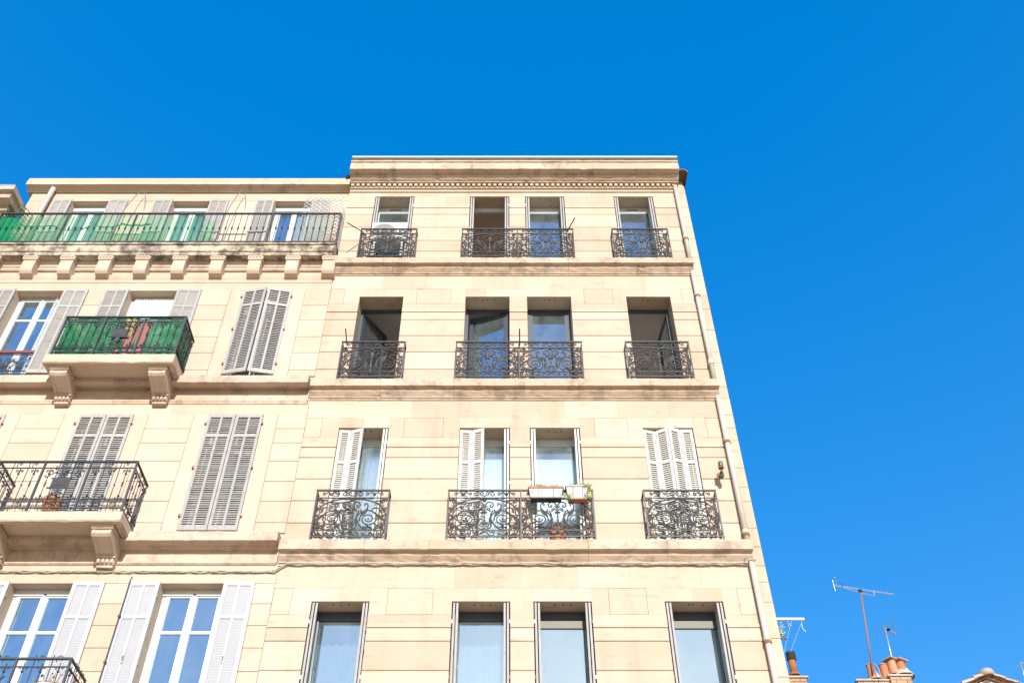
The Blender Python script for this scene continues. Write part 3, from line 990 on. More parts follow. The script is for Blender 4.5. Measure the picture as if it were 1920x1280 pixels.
# stucco panels drawn with real joints
lpan = {4: [544, 572, 600, 631, 661, 693], 3: [776.6, 803, 829.7, 864, 901.6, 939, 979], 2: [1093, 1131, 1171.6, 1213.8, 1258, 1305, 1352]}
def stucco(x0, x1, z0, z1, ch=.004, name='stucco_panel', yo=0.0):
    MB().block(x0, x1, z0, z1, yo+rng.uniform(-.001, .001), yo+.03, ch, .003).build(name, STUC, ucore if yo else lcore)
JG = .004
for f in (4, 3, 2):
    zs = [ZP(q) for q in lpan[f]]
    zlow = LBZ[f] - .05
    piers = [(LX0, CXS[0]-WWL/2), (CXS[0]+WWL/2, CXS[1]-WWL/2), (CXS[1]+WWL/2, CXS[2]-WWL/2), (CXS[2]+WWL/2, LX1)]
    for pi, (a, b) in enumerate(piers):
        sl = .0 if pi == 0 else .27
        sr = .0 if pi == 3 else .27
        if sl: stucco(a, a+sl-JG, zlow, zs[0], name='window_surround')
        if sr: stucco(b-sr+JG, b, zlow, zs[0], name='window_surround')
        for z1, z0 in zip(zs, zs[1:]):
            if z0 < zlow: z0 = zlow
            if z1 - z0 < .05: continue
            stucco(a+sl+JG*.4, b-sr-JG*.4, z0+JG, z1-JG)
        if zs[-1] - zlow > .05:
            stucco(a+sl+JG*.4, b-sr-JG*.4, zlow, zs[-1]-JG)
    # plain band over the windows
    ztop = {4: ZP(531), 3: ZP(758), 2: ZP(1058)}[f]
    for a, b in zip([LX0, -8.6, -6.2], [-8.6, -6.2, LX1]):
        stucco(a+.001, b-.001, LT[f]+JG*.5, ztop-.001, name='lintel_band')
# top floor wall
t5 = ZP(361, -SB)
piers = [(LX0, CXS[0]-.44), (CXS[0]+.44, CXS[1]-.44), (CXS[1]+.44, CXS[2]-.44), (CXS[2]+.44, LX1)]
for a, b in piers:
    stucco(a, b, 18.36, LT[5]-JG, yo=SB)
for a, b in zip([LX0, -8.6, -6.2], [-8.6, -6.2, LX1]):
    stucco(a+.001, b-.001, LT[5]+JG*.5, t5, name='lintel_band', yo=SB)

# storey mouldings of the left house
def storey_moulding(py_top, py_fascia, py_bed, py_bead0, py_bead1, py_end, P=.26):
    zt = ZP(py_top, P); zf = ZP(py_fascia, P); zb = ZP(py_bed, .05); z0 = ZP(py_bead0, .03); z1 = ZP(py_bead1, .03); ze = ZP(py_end, 0)
    h = zf - zb
    pr = [(.03, zt), (-P+.05, zt), (-P+.035, zt-.015), (-P+.02, zt-.035), (-P+.02, zt-.05), (-P, zt-.06), (-P, zf), (-P+.09, zf-.004),
          (-.15, zf-h*.25), (-.11, zf-h*.35), (-.11, zf-h*.55), (-.06, zf-h*.75), (-.045, zf-h*.9), (-.045, zb), (-.012, zb-.004),
          (-.012, z0+.012), (-.035, z0+.01), (-.04, z0-.012), (-.02, z1), (-.014, ze), (.03, ze)]
    return pr
mould = {4: storey_moulding(700, 716, 727, 750, 754, 758), 3: storey_moulding(992, 1012, 1030, 1054, 1057, 1059.5)}
for f in (4, 3):
    x0, x1 = LX0, LX1-.035
    cuts = [x0, -9.4, -7.35, -5.4, x1]
    for a, b in zip(cuts, cuts[1:]):
        MB().worn(mould[f], a+.0015, b-.0015).build('moulding_stone', STUC_W if rng.random() < .4 else STUC, LB)
# beads under the top balcony
MB().prism([(.03, ZP(516, .03)), (-.03, ZP(516, .03)), (-.045, ZP(518.5, .03)), (-.03, ZP(522, .03)), (-.015, ZP(524, .03)), (-.02, ZP(528, .02)), (-.008, ZP(531)), (.03, ZP(531))], LX0, LX1-.01).build('moulding_stone', STUC, LB)
# roof cornice
zt = ZP(331.5, .22-SB); zf = ZP(346.4, .20-SB)
corn2 = [(.1, zt), (-.17, zt), (-.17, zt-.03), (-.20, zt-.035), (-.20, zt-.12), (-.215, zt-.13), (-.215, zf), (-.12, zf-.004), (-.11, zf-.02), (-.07, zf-.05), (-.05, zf-.055),
         (-.05, zf-.075), (-.03, zw+.02), (-.02, zw-.01), (.1, zw-.01)]
for a, b in zip([LX0-.12, -9.0, -6.6, -4.9], [-9.0, -6.6, -4.9, LX1-.02]):
    MB().worn([(y+SB, z) for y, z in corn2], a+.001, b-.001).build('cornice_stone', STUC if rng.random() < .6 else STUC_W, LB)
MB().box(-10.3, -9.75, .12, .5, zt, zt+.03).build('roof_slab', PLASTW, LB)
MB().tube([(-10.70, .08, 18.4), (-10.70, .08, zf-.16), (-10.68, .06, zf-.03)], .06, 12).build('downpipe', PIPE, LB, smooth=True)

# ---- long top balcony
BP5 = .30
slab5 = [(SB+.03, 18.375), (-BP5, 18.375), (-BP5-.02, 18.35), (-BP5-.02, 18.30), (-BP5+.015, 18.285), (-BP5+.015, 18.23), (-BP5-.005, 18.215), (-BP5+.005, 18.09),
         (-BP5+.03, 18.075), (-BP5+.04, 17.995), (-BP5+.07, 17.99), (SB+.03, 17.99)]
b5 = empty('long_balcony', (-7.4, -.25, 17.9), LB)
for a, b in zip([LX0, -9.7, -8.2, -6.6, -5.2], [-9.7, -8.2, -6.6, -5.2, LX1-.03]):
    MB().worn(slab5, a+.001, b-.001).build('balcony_slab', SLABD, b5)
# recessed mouldings between brackets
MB().prism([(.03, 17.991), (-.10, 17.991), (-.10, 17.95), (-.075, 17.92), (-.055, 17.915), (-.055, 17.86), (-.03, 17.84), (-.03, 17.79), (-.012, 17.77), (.03, 17.77)], LX0, LX1-.03).build('bed_moulding', STUC_W, b5)
for px in (-26, 44, 114, 185, 255, 325, 396, 466.5, 537, 605.7):
    xl = XP(px, 490, .20); w = .265
    body = [(.03, 17.895), (-.20, 17.895), (-.212, 17.84), (-.208, 17.62), (-.19, 17.57), (-.15, 17.525), (-.09, 17.505), (.03, 17.505)]
    br = MB().prism(body, xl, xl+w).build('bracket', STUC, b5)
    MB().prism([(.0, 17.991), (-.245, 17.991), (-.245, 17.94), (-.225, 17.897), (.0, 17.897)], xl-.025, xl+w+.025).build('bracket_cap', STUC, br)
    dd = MB()
    for k in range(4): dd.box(xl+.005+k*.07, xl+.045+k*.07, -.258, -.246, 17.945, 17.985)
    for k in range(2): dd.box(xl+w+.026, xl+w+.038, -.23+k*.1, -.19+k*.1, 17.945, 17.985)
    dd.build('bracket_dentils', STUC, br)
# railing of plain bars with a knot at mid height
P5 = .255
r5 = empty('balcony_railing', (-7.4, -P5, 18.38), LB)
zt5, zb5 = ZP(400.5, P5), ZP(453, P5)
XL5, XR5 = XP(4, 400.5, P5), XP(640, 400.5, P5)
MB().box(XL5, XR5, -P5-.02, -P5+.02, zt5-.022, zt5+.012).build('top_rail', IRON_B, r5)
MB().box(XL5, XR5, -P5-.012, -P5+.012, zb5-.012, zb5+.012).build('bottom_rail', IRON_B, r5)
bar = MB().tube([(0, 0, zb5), (0, 0, zt5-.02)], .0075, 5)
bar.ball((0, 0, zb5+.47*(zt5-zb5)), .022, 7, (1, 1, .6))
bar.box(-.014, .014, -.014, .014, zb5+.47*(zt5-zb5)+.03, zb5+.47*(zt5-zb5)+.042); bar.box(-.014, .014, -.014, .014, zb5+.47*(zt5-zb5)-.042, zb5+.47*(zt5-zb5)-.03)
BARM = bar.mesh('baluster', IRON_B, True)
nb = 55
for i in range(1, nb):
    x = XL5 + (XR5-XL5)*i/nb
    if i % 11 == 0:
        MB().box(x-.016, x+.016, -P5-.016, -P5+.016, 18.37, zt5-.022).build('post', IRON_B, r5)
        MB().tube([(x, -P5+.01, zt5-.25), (x+.02, .0, 18.37)], .009, 5).build('stay', IRON_B, r5)
    else:
        inst('baluster', BARM, r5, TR(x, -P5, 0))
for x in (XL5, XR5):
    MB().box(x-.018, x+.018, -P5-.018, -P5+.018, 18.37, zt5-.02).build('post', IRON_B, r5)
    MB().box(x-.016, x+.016, -P5+.02, SB+.03, zt5-.020, zt5+.010).build('side_rail', IRON_B, r5)
    MB().box(x-.010, x+.010, -P5+.012, SB+.03, zb5-.010, zb5+.010).build('side_rail', IRON_B, r5)
    for k in range(1, 4): inst('baluster', BARM, r5, TR(x, -P5+k*.11, 0))

# ---- windows and shutters of the left house
left_budget = [296]
def house_window(c, f, mat, gmat, transom=.72, half=WWL/2, yo=LRD, bars=True, head=.05):
    a, b = c-half, c+half; z0, z1 = LBZ[f], LT[f]
    m = MB(); ring(m, a, b, yo, yo+.06, z0, z1, .06, head, .06)
    w = m.build('window', mat, LB)
    h = z1-z0
    for s in (-1, 1):
        x0, x1 = (a+.06, c-.003) if s < 0 else (c+.003, b-.06)
        q = MB(); ring(q, x0, x1, yo-.012, yo+.04, z0+.06, z1-head, .058)
        # moulded edge
        cs = q.build('casement', mat, w)
        if bars:
            zt_ = z0 + h*transom
            MB().box(x0+.058, x1-.058, yo-.008, yo+.036, zt_-.025, zt_+.025).build('glazing_bar', mat, w)
            MB().box(x0+.05, x1-.05, yo+.012, yo+.017, zt_+.02, z1-head-.05).build('pane', gmat, w)
            MB().box(x0+.05, x1-.05, yo+.012, yo+.017, z0+.11, zt_-.02).build('pane', gmat, w)
        else:
            MB().box(x0+.05, x1-.05, yo+.012, yo+.017, z0+.11, z1-head-.05).build('pane', gmat, w)
    MB().box(c-.022, c+.022, yo-.03, yo-.012, z0+.06, z1-head).build('meeting_stile', mat, w)
    return w
GLASSL = glass_mat('old_window_glass', .40, (.50, .60, .66), gloss=(.66, .92, 1), film=.05)
for c in CXS:
    room(LB, c-1.0, c+1.0, LBZ[4]-.05, LT[4]+.4, LRD+.10, ROOMW, 3.0)
    room(LB, c-1.0, c+1.0, LBZ[2]-.05, LT[2]+.4, LRD+.10, ROOMG, 3.0)
    room(LB, c-1.0, c+1.0, LBZ[5]-.02, LT[5]+.25, LRD+.10+SB, ROOMG, 3.0)
    room(LB, c-1.0, c+1.0, LBZ[3]-.05, LT[3]+.4, LRD+.10, ROOMG, 3.0)
    house_window(c, 3, PVC, GLASS)
house_window(CXS[0], 4, PVC, GLASSL); house_window(CXS[1], 4, PVC, GLASS, bars=False); house_window(CXS[2], 4, PVC, GLASS)
for c in CXS: house_window(c, 2, PVC, GLASSL, transom=.74, head=.07)
for c in CXS:
    house_window(c, 5, PVC, GLASS if c < -6 else GLASSL, half=.44, bars=False, yo=LRD+SB)
    MB().box(c-.44, c+.44, LRD-.06+SB, LRD-.013+SB, LT[5]-.17, LT[5]-.001).build('roller_box', PVC, LB)
for c in CXS:
    MB().box(c-WWL/2, c+WWL/2, LRD-.03, LRD-.013, LT[2]-.10, LT[2]-.001).build('window_head', PVC, LB)

def wall_leaf(c, side, f, mat, smat, half=WWL/2, w=None, jit=.001, cols=2, ang=0.0, mids=(.72,), st=.05, pitch=.05, closed=False, ztop=None):
    h = (LT[f] if ztop is None else ztop) - LBZ[f] + .01
    w = w or half - .012
    if side < 0:
        M = TR(c-half, -.022, LBZ[f]-.002) @ RZ(math.pi - ang) if not closed else TR(c-half+.006, -.012, LBZ[f]-.002) @ RZ(-ang)
    else:
        M = TR(c+half, -.022-.034, LBZ[f]-.002) @ RZ(ang) if not closed else TR(c+half-.006, -.012+.034, LBZ[f]-.002) @ RZ(math.pi + ang)
    if not closed and side < 0:
        M = TR(c-half, -.022, LBZ[f]-.002) @ RZ(math.pi - ang)
    M = TR(0, YOF[f], 0) @ M
    o = place_leaf(LB, M, w, h, mat, smat, cols=cols, mids=mids, pitch=pitch, singles=closed and f == 3, budget=left_budget, t=.034, jit=jit, st=st, flip=(side > 0), cover=.60 if closed else .86)
    # pintle hinges
    for q in (.1, .5, .9):
        x = c + side*half
        MB().lathe([(.018, 0), (.018, .05), (0, .055)], (x+side*.012, -.03+YOF[f], LBZ[f]+h*q), 8).build('hinge_pin', TERRAO if f in (3, 4) and rng.random() < .7 else WOLD, o)
    return o
# closed louvred shutters
for s in (-1, 1): wall_leaf(CXS[2], s, 3, WOLD, SLATO, closed=True, jit=.0026, mids=(.80,), pitch=.046)
for s in (1, -1): wall_leaf(CXS[1], s, 3, WOLD, SLATO, closed=True, jit=.0026, mids=(.80,), pitch=.046)
for s in (-1, 1): wall_leaf(CXS[0], s, 3, WOLD, SLATO, closed=True, jit=.0026, mids=(.80,), pitch=.046)
for s in (-1, 1): wall_leaf(CXS[2], s, 4, WOLD, SLATO, closed=True, ang=R(11), jit=.0026, mids=(.80,), pitch=.046)
# opened back against the wall
for c in CXS[:2]:
    for s in (-1, 1): wall_leaf(c, s, 4, WOLD, SLATO, jit=.0025, mids=(.78,), ang=R(1.5), pitch=.042)
for c in CXS[1:]:
    for s in (-1, 1): wall_leaf(c, s, 2, LAV, LAV, jit=0, mids=(.78,), st=.062, ang=R(1.2), pitch=.042)
wall_leaf(CXS[0], 1, 2, LAV, LAV, jit=0, mids=(.78,), st=.062, pitch=.042)
for c in CXS:
    for s in (-1, 1): wall_leaf(c, s, 5, WOLD, SLATO, half=.44, jit=.002, mids=(), ang=R(1.5), pitch=.042)
# espagnolette rod and catches on the lowest shutters
x = CXS[2] - WWL/2 - (WWL/2-.012)
MB().tube([(x+.02, -.075, LBZ[2]), (x+.02, -.075, LT[2]+.02)], .010, 6).build('espagnolette_rod', IRON_B, LB)
MB().tube([(x+.02, -.075, LT[2]+.02), (x+.045, -.075, LT[2]+.05), (x+.02, -.075, LT[2]+.07)], .009, 5).build('rod_hook', IRON_B, LB)
for q in (.35, .62, .95):
    MB().box(x+.0, x+.04, -.09, -.055, LBZ[2]+2.3*q, LBZ[2]+2.3*q+.035).build('rod_guide', IRON_B, LB)
for xx in (CXS[1]+WWL/2+.24, CXS[2]-WWL/2-.24, CXS[2]+WWL/2+.24):
    zz = ZP(1232, .06)
    MB().box(xx-.012, xx+.012, -.066, -.056, zz-.09, zz+.05).build('shutter_catch', ZINC, LB)
    MB().tube([(xx, -.066, zz+.03), (xx+.006, -.10, zz), (xx, -.07, zz-.07)], .006, 5).build('catch_lever', ZINC, LB)

tag(MB().box(CXS[1]-.42, CXS[1]+.42, LRD+.06, LRD+.065, LBZ[4], LT[4]-.06).build('window_blind', BLIND), 'white backing blind behind the window over the green canvas balcony', 'blind')
wavy_curtain('curtain', 'gathered white net curtain in the window over the green canvas balcony', SHEER, CXS[1]-.43, CXS[1]+.43, LBZ[4], LT[4]-.04, LRD-.035, .012, 16)
wavy_curtain('curtain', 'crumpled lace curtain blowing out of the window beside the green canvas balcony', LACE, CXS[0]+.26, CXS[0]+.50, LBZ[4]+.1, LT[4]-.06, LRD-.05, .02, 4)

# ---- small stone balconies with scroll brackets
def small_railing(parent, cx, z0, W, H, P, plaque=True):
    g = empty('balcony_railing', (cx, -P, z0), parent)
    x0, x1 = cx-W/2, cx+W/2
    v = lambda q: z0 + .05 + (H-.05)*q
    MB().box(x0-.02, x1+.02, -P-.022, -P+.022, v(1)-.022, v(1)+.004).build('top_rail', IRON_B, g)
    for q, t in ((.86, .008), (.17, .008), (.045, .010)):
        MB().box(x0, x1, -P-.010, -P+.010, v(q)-t, v(q)+t).build('cross_rail', IRON_B, g)
    for k in range(4):
        x = x0 + W*k/3
        MB().box(x-.016, x+.016, -P-.016, -P+.016, z0-.01, v(1)-.022).build('post', IRON_B, g)
    if not hasattr(small_railing, 'bar'):
        # long bar with two collars and scrolled head and foot
        b = MB(); hh = H-.05
        b.tube([(0, 0, hh*.045), (0, 0, hh*.86)], .0075, 5)
        for q in (.52,): b.ball((0, 0, hh*q), .018, 6, (1, 1, .8)); b.box(-.014, .014, -.014, .014, hh*q+.028, hh*q+.038); b.box(-.014, .014, -.014, .014, hh*q-.038, hh*q-.028)
        for q in (.73, .28): b.box(-.016, .016, -.016, .016, hh*q-.009, hh*q+.009)
        for s in (-1, 1):
            for up, zc0 in ((1, .785), (-1, .235)):
                pts = spiral(s*.043, hh*zc0, .034, .007, math.pi if s > 0 else 0, -s*up*1.35, 16)
                b.tube([(s*.004, 0, hh*zc0-up*.05)] + [(x, 0, z) for x, z in pts], .0065, 4)
        small_railing.bar = b.mesh('baluster', IRON_B, True)
        b2 = MB()
        b2.tube([(0, 0, hh*.045), (0, 0, hh*1.0-.02)], .0075, 5)
        for q in (.50,): b2.ball((0, 0, hh*q), .018, 6, (1, 1, .8))
        # crook in the top band, heart in the bottom band
        pts = [(.012, hh*.87), (.008, hh*.93)] + spiral(.058, hh*.935, .048, .008, math.pi*.95, -1.45, 20)
        b2.tube([(x+.045, 0, z) for x, z in pts], .0065, 4)
        for s in (-1, 1):
            b2.tube([(s*x+.07, 0, z) for x, z in [(0, hh*.045), (.03, hh*.085), (.043, hh*.12), (.03, hh*.15), (.008, hh*.14), (.012, hh*.115)]], .0065, 4)
        small_railing.bar2 = b2.mesh('baluster', IRON_B, True)
    for k in range(3):
        for j in range(1, 6):
            x = x0 + W/3*(k + j/6)
            inst('baluster', small_railing.bar if j % 2 else small_railing.bar2, g, TR(x, -P, z0+.05))
    for x in (x0, x1):
        MB().box(x-.018, x+.018, -P+.022, .03, v(1)-.020, v(1)+.002).build('side_rail', IRON_B, g)
        for q in (.86, .17, .045): MB().box(x-.009, x+.009, -P+.016, .03, v(q)-.008, v(q)+.008).build('side_rail', IRON_B, g)
        for j in range(1, 6):
            inst('baluster', small_railing.bar if j % 2 else small_railing.bar2, g, TR(x, -P+P*j/6, z0+.05) @ RZ(math.pi/2))
    if plaque:
        c = MB(); zz = v(.53)
        c.box(cx-.14, cx+.14, -P-.035, -P-.012, zz-.085, zz+.085)
        c.box(cx-.19, cx+.19, -P-.03, -P-.014, zz-.115, zz-.085); c.box(cx-.17, cx+.17, -P-.03, -P-.014, zz+.085, zz+.105)
        pq = c.build('plaque', IRON_B, g)
        MB().box(cx-.10, cx+.10, -P-.041, -P-.035, zz-.055, zz+.055).build('plaque_face', IRON, pq)
        for s in (-1, 1):
            q = MB()
            q.tube([(cx+s*x, -P-.02, zz+z) for x, z in bez([(.02, .10), (.06, .20), (.16, .215), (.23, .15), (.28, .12), (.30, .16)], 14)], .010, 5)
            q.tube([(cx+s*x, -P-.02, zz+z) for x, z in bez([(.02, .10), (.03, .22), (.10, .27), (.14, .22), (.10, .20)], 12)], .009, 5)
            q.tube([(cx+s*x, -P-.02, zz+z) for x, z in bez([(.01, -.115), (.05, -.20), (.11, -.22), (.12, -.27), (.06, -.28)], 12)], .010, 5)
            q.box(min(cx, cx+s*.02), max(cx, cx+s*.02), -P-.03, -P-.012, zz-.24, zz-.11)
            stuff(q.build('plaque_scrolls', IRON_B, pq))
    return g

def stone_balcony(cx, z0, z1, P=.72, W=2.41, cw=.31, spread=.905, brk=.55):
    b = empty('stone_balcony', (cx, -P/2, z0), LB)
    x0, x1 = cx-W/2, cx+W/2
    pr = [(.03, z1), (-P+.012, z1), (-P, z1-.012), (-P-.004, z0+.02), (-P+.012, z0), (-P+.09, z0), (-P+.10, z0+.03), (.03, z0+.03)]
    MB().worn(pr, x0, x1).build('balcony_slab', STUC, b)
    # raised rim round the underside
    for xa_ in (x0+.02, x1-.10):
        MB().box(xa_, xa_+.08, -P+.10, .0, z0+.001, z0+.029).build('soffit_rim', STUC_W, b)
    MB().box(x0+.006, x1-.006, -P+.02, .0, z1, z1+.008).build('lead_edge', ZINC, b)
    for s in (-1, 1):
        c = cx + s*spread
        # scroll bracket: outline in y-z, S-curved from the slab down to the foot
        zt = z0 - .055; H = brk
        out = [(.03, zt), (-.56, zt), (-.585, zt-.03), (-.578, zt-.075), (-.535, zt-.112), (-.45, zt-.132), (-.36, zt-.148), (-.29, zt-.172), (-.225, zt-.205), (-.16, zt-.218),
               (-.10, zt-.21), (.03, zt-.21)]
        k = MB().prism(out, c-cw/2+.012, c+cw/2-.012).build('bracket', STUC, b)
        # raised edge bands
        for e in (-1, 1):
            xx = c + e*(cw/2-.03)
            MB().prism([(y-.012 if y < 0 else y, zz-.004) for y, zz in out], xx-.028, xx+.028).build('bracket_band', STUC, k)
        MB().prism([(.0, zt+.056), (-.64, zt+.056), (-.64, zt+.035), (-.61, zt+.02), (-.60, zt+.001), (.0, zt+.001)], c-cw/2-.02, c+cw/2+.02).build('bracket_cap', STUC_W, k)
        ft = MB()
        for j in range(4):
            xx = c - .105 + j*.07
            ft.lathe([(.0, 0), (.03, .02), (.034, .06), (.026, .09), (0, .095)], (xx, -.13, zt-.355), 8)
        ft.box(c-.145, c+.145, -.12, .0, zt-.35, zt-.26)
        ft.box(c-.155, c+.155, -.17, .0, zt-.26, zt-.222)
        ft.box(c-.13, c+.13, -.10, .0, zt-.40, zt-.35)
        ft.build('bracket_foot', STUC_W, k)
    return b
BX = -7.345
z4b, z4t = ZP(679, .72), ZP(663, .72)
z3b, z3t = ZP(976, .72), ZP(957.4, .72)
stone_balcony(BX, z4b, z4t); stone_balcony(BX, z3b, z3t)
z2t = ZP(1232.8, .67) - .99
stone_balcony(BX, z2t-.165, z2t)
RAILP = .665
small_railing(LB, BX, z4t+.008, 2.29, ZP(594, RAILP)-z4t-.008, RAILP)
small_railing(LB, BX, z3t+.008, 2.29, ZP(864.8, RAILP)-z3t-.008, RAILP)
small_railing(LB, BX, z2t+.008, 2.29, .982, RAILP)

# small guard in front of the fourth-floor window at the far left, with a wooden handrail
gx0, gx1 = CXS[0]-WWL/2, CXS[0]+WWL/2
gz0 = LBZ[4]+.02; gz1 = ZP(656, .03)
gg = empty('window_guard', (CXS[0], 0, gz0), LB)
MB().box(gx0, gx1, .0, .05, gz1-.035, gz1+.02).build('wooden_handrail', WOODR, gg)
m = MB()
for q in (.0, .14, .86): m.box(gx0, gx1, .015, .031, gz0+(gz1-gz0)*q-.007, gz0+(gz1-gz0)*q+.007)
m.build('guard_rail', IRON_B, gg)
m = MB(); gh = gz1-gz0
for s in (-1, 1):
    for (cx_, cz_, r) in ((.30, .5, .13), (.12, .62, .06), (.12, .3, .06), (.43, .35, .05), (.43, .7, .05)):
        m.tube([(CXS[0]+s*x, .023, gz0+z) for x, z in spiral(cx_, gh*cz_, r, r*.15, 0, 1.8, 22)], .007, 4)
    m.tube([(CXS[0]+s*x, .023, gz0+z*gh) for x, z in bez([(.0, .14), (.10, .2), (.2, .5), (.32, .8), (.48, .84)], 14)], .007, 4)
    m.leaf((CXS[0]+s*.02, gz0+gh*.3), (CXS[0]+s*.10, gz0+gh*.55), .02, .02)
m.ball((CXS[0], .02, gz0+gh*.5), .05, 8, (1, .4, 1.5))
m.tube([(CXS[0]+.07*math.cos(a*math.pi/8), .02, gz0+gh*.5+.11*math.sin(a*math.pi/8)) for a in range(17)], .010, 5)
m.build('guard_scrollwork', IRON_B, gg)

# ================================================================== things on and around the balconies
# green canvas round the fourth-floor balcony
zc0, zc1 = z4t+.02, ZP(597, .63)
def sheet(name, mat, pts_bottom, z0, z1, label, cat, n=36, amp=.012, group=None, ztop=None):
    """hanging cloth along a plan polyline"""
    m = MB()
    L = [0]
    for a, b in zip(pts_bottom, pts_bottom[1:]): L.append(L[-1] + math.dist(a, b))
    def at(s):
        for i in range(len(L)-1):
            if s <= L[i+1] + 1e-9:
                u = (s-L[i])/(L[i+1]-L[i])
                a, b = pts_bottom[i], pts_bottom[i+1]
                return a[0]+(b[0]-a[0])*u, a[1]+(b[1]-a[1])*u
        return pts_bottom[-1]
    rows = 8
    g = []
    for i in range(n+1):
        s = L[-1]*i/n; x, y = at(s); col = []
        for j in range(rows+1):
            v = j/rows
            zz1 = z1 if ztop is None else ztop(i/n)
            w = amp*(math.sin(s*9+v*2)+.6*math.sin(s*23+v*5))*(1-.5*v)
            col.append((x+w*.2, y+w, z0+(zz1-z0)*v))
        g.append(col)
    for i in range(n):
        for j in range(rows):
            m.quad(g[i][j], g[i+1][j], g[i+1][j+1], g[i][j+1])
    o = m.build(name, mat, smooth=True)
    return tag(o, label, cat, group)
PC = RAILP - .035
sheet('privacy_screen', CANVG, [(BX-1.12, -.05), (BX-1.12, -PC), (BX+1.12, -PC), (BX+1.12, -.05)], zc0, zc1,
      'dark green canvas screen tied inside the railing of the small fourth floor balcony', 'screen', n=90, amp=.02)
def cloth(name, mat, x0, x1, z0, z1, y, label, cat, slant=0.0):
    m = MB(); n = 10; g = []
    for i in range(n+1):
        u = i/n
        col = []
        for j in range(7):
            v = j/6
            col.append((x0+(x1-x0)*u+slant*v, y+.012*math.sin(u*11+v*3), z0+(z1-z0)*v-.03*math.sin(u*4)*(v)))
        g.append(col)
    for i in range(n):
        for j in range(6): m.quad(g[i][j], g[i+1][j], g[i+1][j+1], g[i][j+1])
    return tag(m.build(name, mat, smooth=True), label, cat)
cloth('hanging_cloth', REDC, XP(212, 650, .66), XP(266, 650, .66), z4t+.03, zc1-.09, -PC-.016, 'faded red cloth hung on the green canvas behind the plaque', 'cloth', .04)
cloth('hanging_cloth', YELC, XP(229, 620, .66), XP(249, 620, .66), z4t+.50, zc1-.02, -PC-.022, 'small yellow cloth hung above the plaque of the green canvas balcony', 'cloth')

# nets along the long balcony
def nettop(u): return ZP(406, .215) - .03*math.sin(u*9) - (.0 if u < .93 else .25*(u-.93)/.07)
xa = XP(398, 452, .215)
sheet('privacy_net', NETG, [(-10.78, -.215), (xa-.03, -.215)], 18.385, 19.3, 'pale green netting tied behind the bars of the long top balcony', 'net', n=70, amp=.016, ztop=nettop)
sheet('privacy_net', NETD, [(XL5+.03, .15), (XL5+.03, -.21), (-10.75, -.21)], 18.39, 19.36, 'bunched dark green netting at the left end of the top balcony', 'net', n=40, amp=.03)
m = MB()
zz = 19.08
for (xa_, xb_, sag, zo) in ((-10.75, -10.05, .03, .0), (-10.05, -9.15, .16, -.01), (-9.15, -8.55, .07, .02), (-8.55, -7.9, .04, .05)):
    m.tube([(xa_+(xb_-xa_)*i/12, -.20-.01*math.sin(i*1.3), zz+zo-sag*math.sin(math.pi*i/12)+.012*math.sin(i*2.1)) for i in range(13)], .012+.012*rng.random(), 5)
m.tube([(-9.6+1.2*i/16, -.20, 18.50+.03*math.sin(i*.6)+.02*math.sin(i*1.9)) for i in range(17)], .012, 5)
tag(m.build('net_folds', sheer_mat('green_fold', (.05, .36, .15), .75, .35), smooth=True), 'rolled folds of green net drooping behind the top balcony bars', 'net')
sheet('plastic_sheet', FILMG, [(XP(546, 430, .215), -.215), (XP(622, 430, .215), -.215)], 18.40, 19.38, 'milky plastic sheet behind the bars at the right end of the top balcony', 'sheet', n=24)

# white folding trellis at the right end
def lattice(name, mat, o, ux, uz, W, H, step, r, label, cat, diamond=True, top=None):
    """lattice of crossing laths spanned by two unit vectors"""
    o = Vector(o); ux = Vector(ux); uz = Vector(uz)
    root = empty(name, o)
    nrm = ux.cross(uz).normalized()
    if diamond:
        n = int((W+H)/step)+1
        for sgn in (1, -1):
            for i in range(n):
                c = i*step
                if sgn > 0:
                    a = (max(0, c-H), max(0, 0 if c <= H else 0) + (H if c > H else c)) if False else None
                # line u + sgn*v = const
                pts = []
                if sgn > 0:
                    u0 = max(0, c-H); u1 = min(W, c); 
                    if u1 <= u0: continue
                    A = (u0, c-u0); B = (u1, c-u1)
                else:
                    k = c - H
                    u0 = max(0, k); u1 = min(W, k+H)
                    if u1 <= u0: continue
                    A = (u0, u0-k); B = (u1, u1-k)
                if top:
                    def clip(p): return (p[0], min(p[1], top(p[0]/W)*H))
                    A, B = clip(A), clip(B)
                off = nrm*(r*.9*sgn)
                MB().tube([o+ux*A[0]+uz*A[1]+off, o+ux*B[0]+uz*B[1]+off], r, 4).build('lath', mat, root)
    else:
        k = 0
        for i in range(int(W/step+.5)+1):
            MB().tube([o+ux*(i*step), o+ux*(i*step)+uz*H], r, 4).build('lath', mat, root)
        for i in range(int(H/step+.5)+1):
            MB().tube([o+uz*(i*step)+nrm*r*1.5, o+ux*(int(W/step+.5)*step)+uz*(i*step)+nrm*r*1.5], r, 4).build('lath', mat, root)
    return tag(root, label, cat)
tx0, tx1 = XP(562, 420, .17), XP(636, 420, .17)
lattice('folding_trellis', WHITE, (tx0, -.17, 18.50), (1, 0, 0), (0, 0, 1), tx1-tx0, ZP(370, .17)-18.50, .125, .008, 'white diamond trellis standing behind the right end of the top balcony', 'trellis')
lattice('folding_trellis', WHITE, (XP(638, 420, .2)+.0, -.19, 18.45), (0, 1, 0), (0, 0, 1), .34, 1.35, .125, .008, 'white diamond trellis closing the right side of the top balcony', 'trellis')
lattice('garden_trellis', GREENM, (XP(9, 400, .23), -.23, zt5-.3), (0, 1, 0), (0, 0, 1), .30, 1.10, .12, .009, 'tall green metal trellis at the left end of the top balcony', 'trellis', diamond=False)
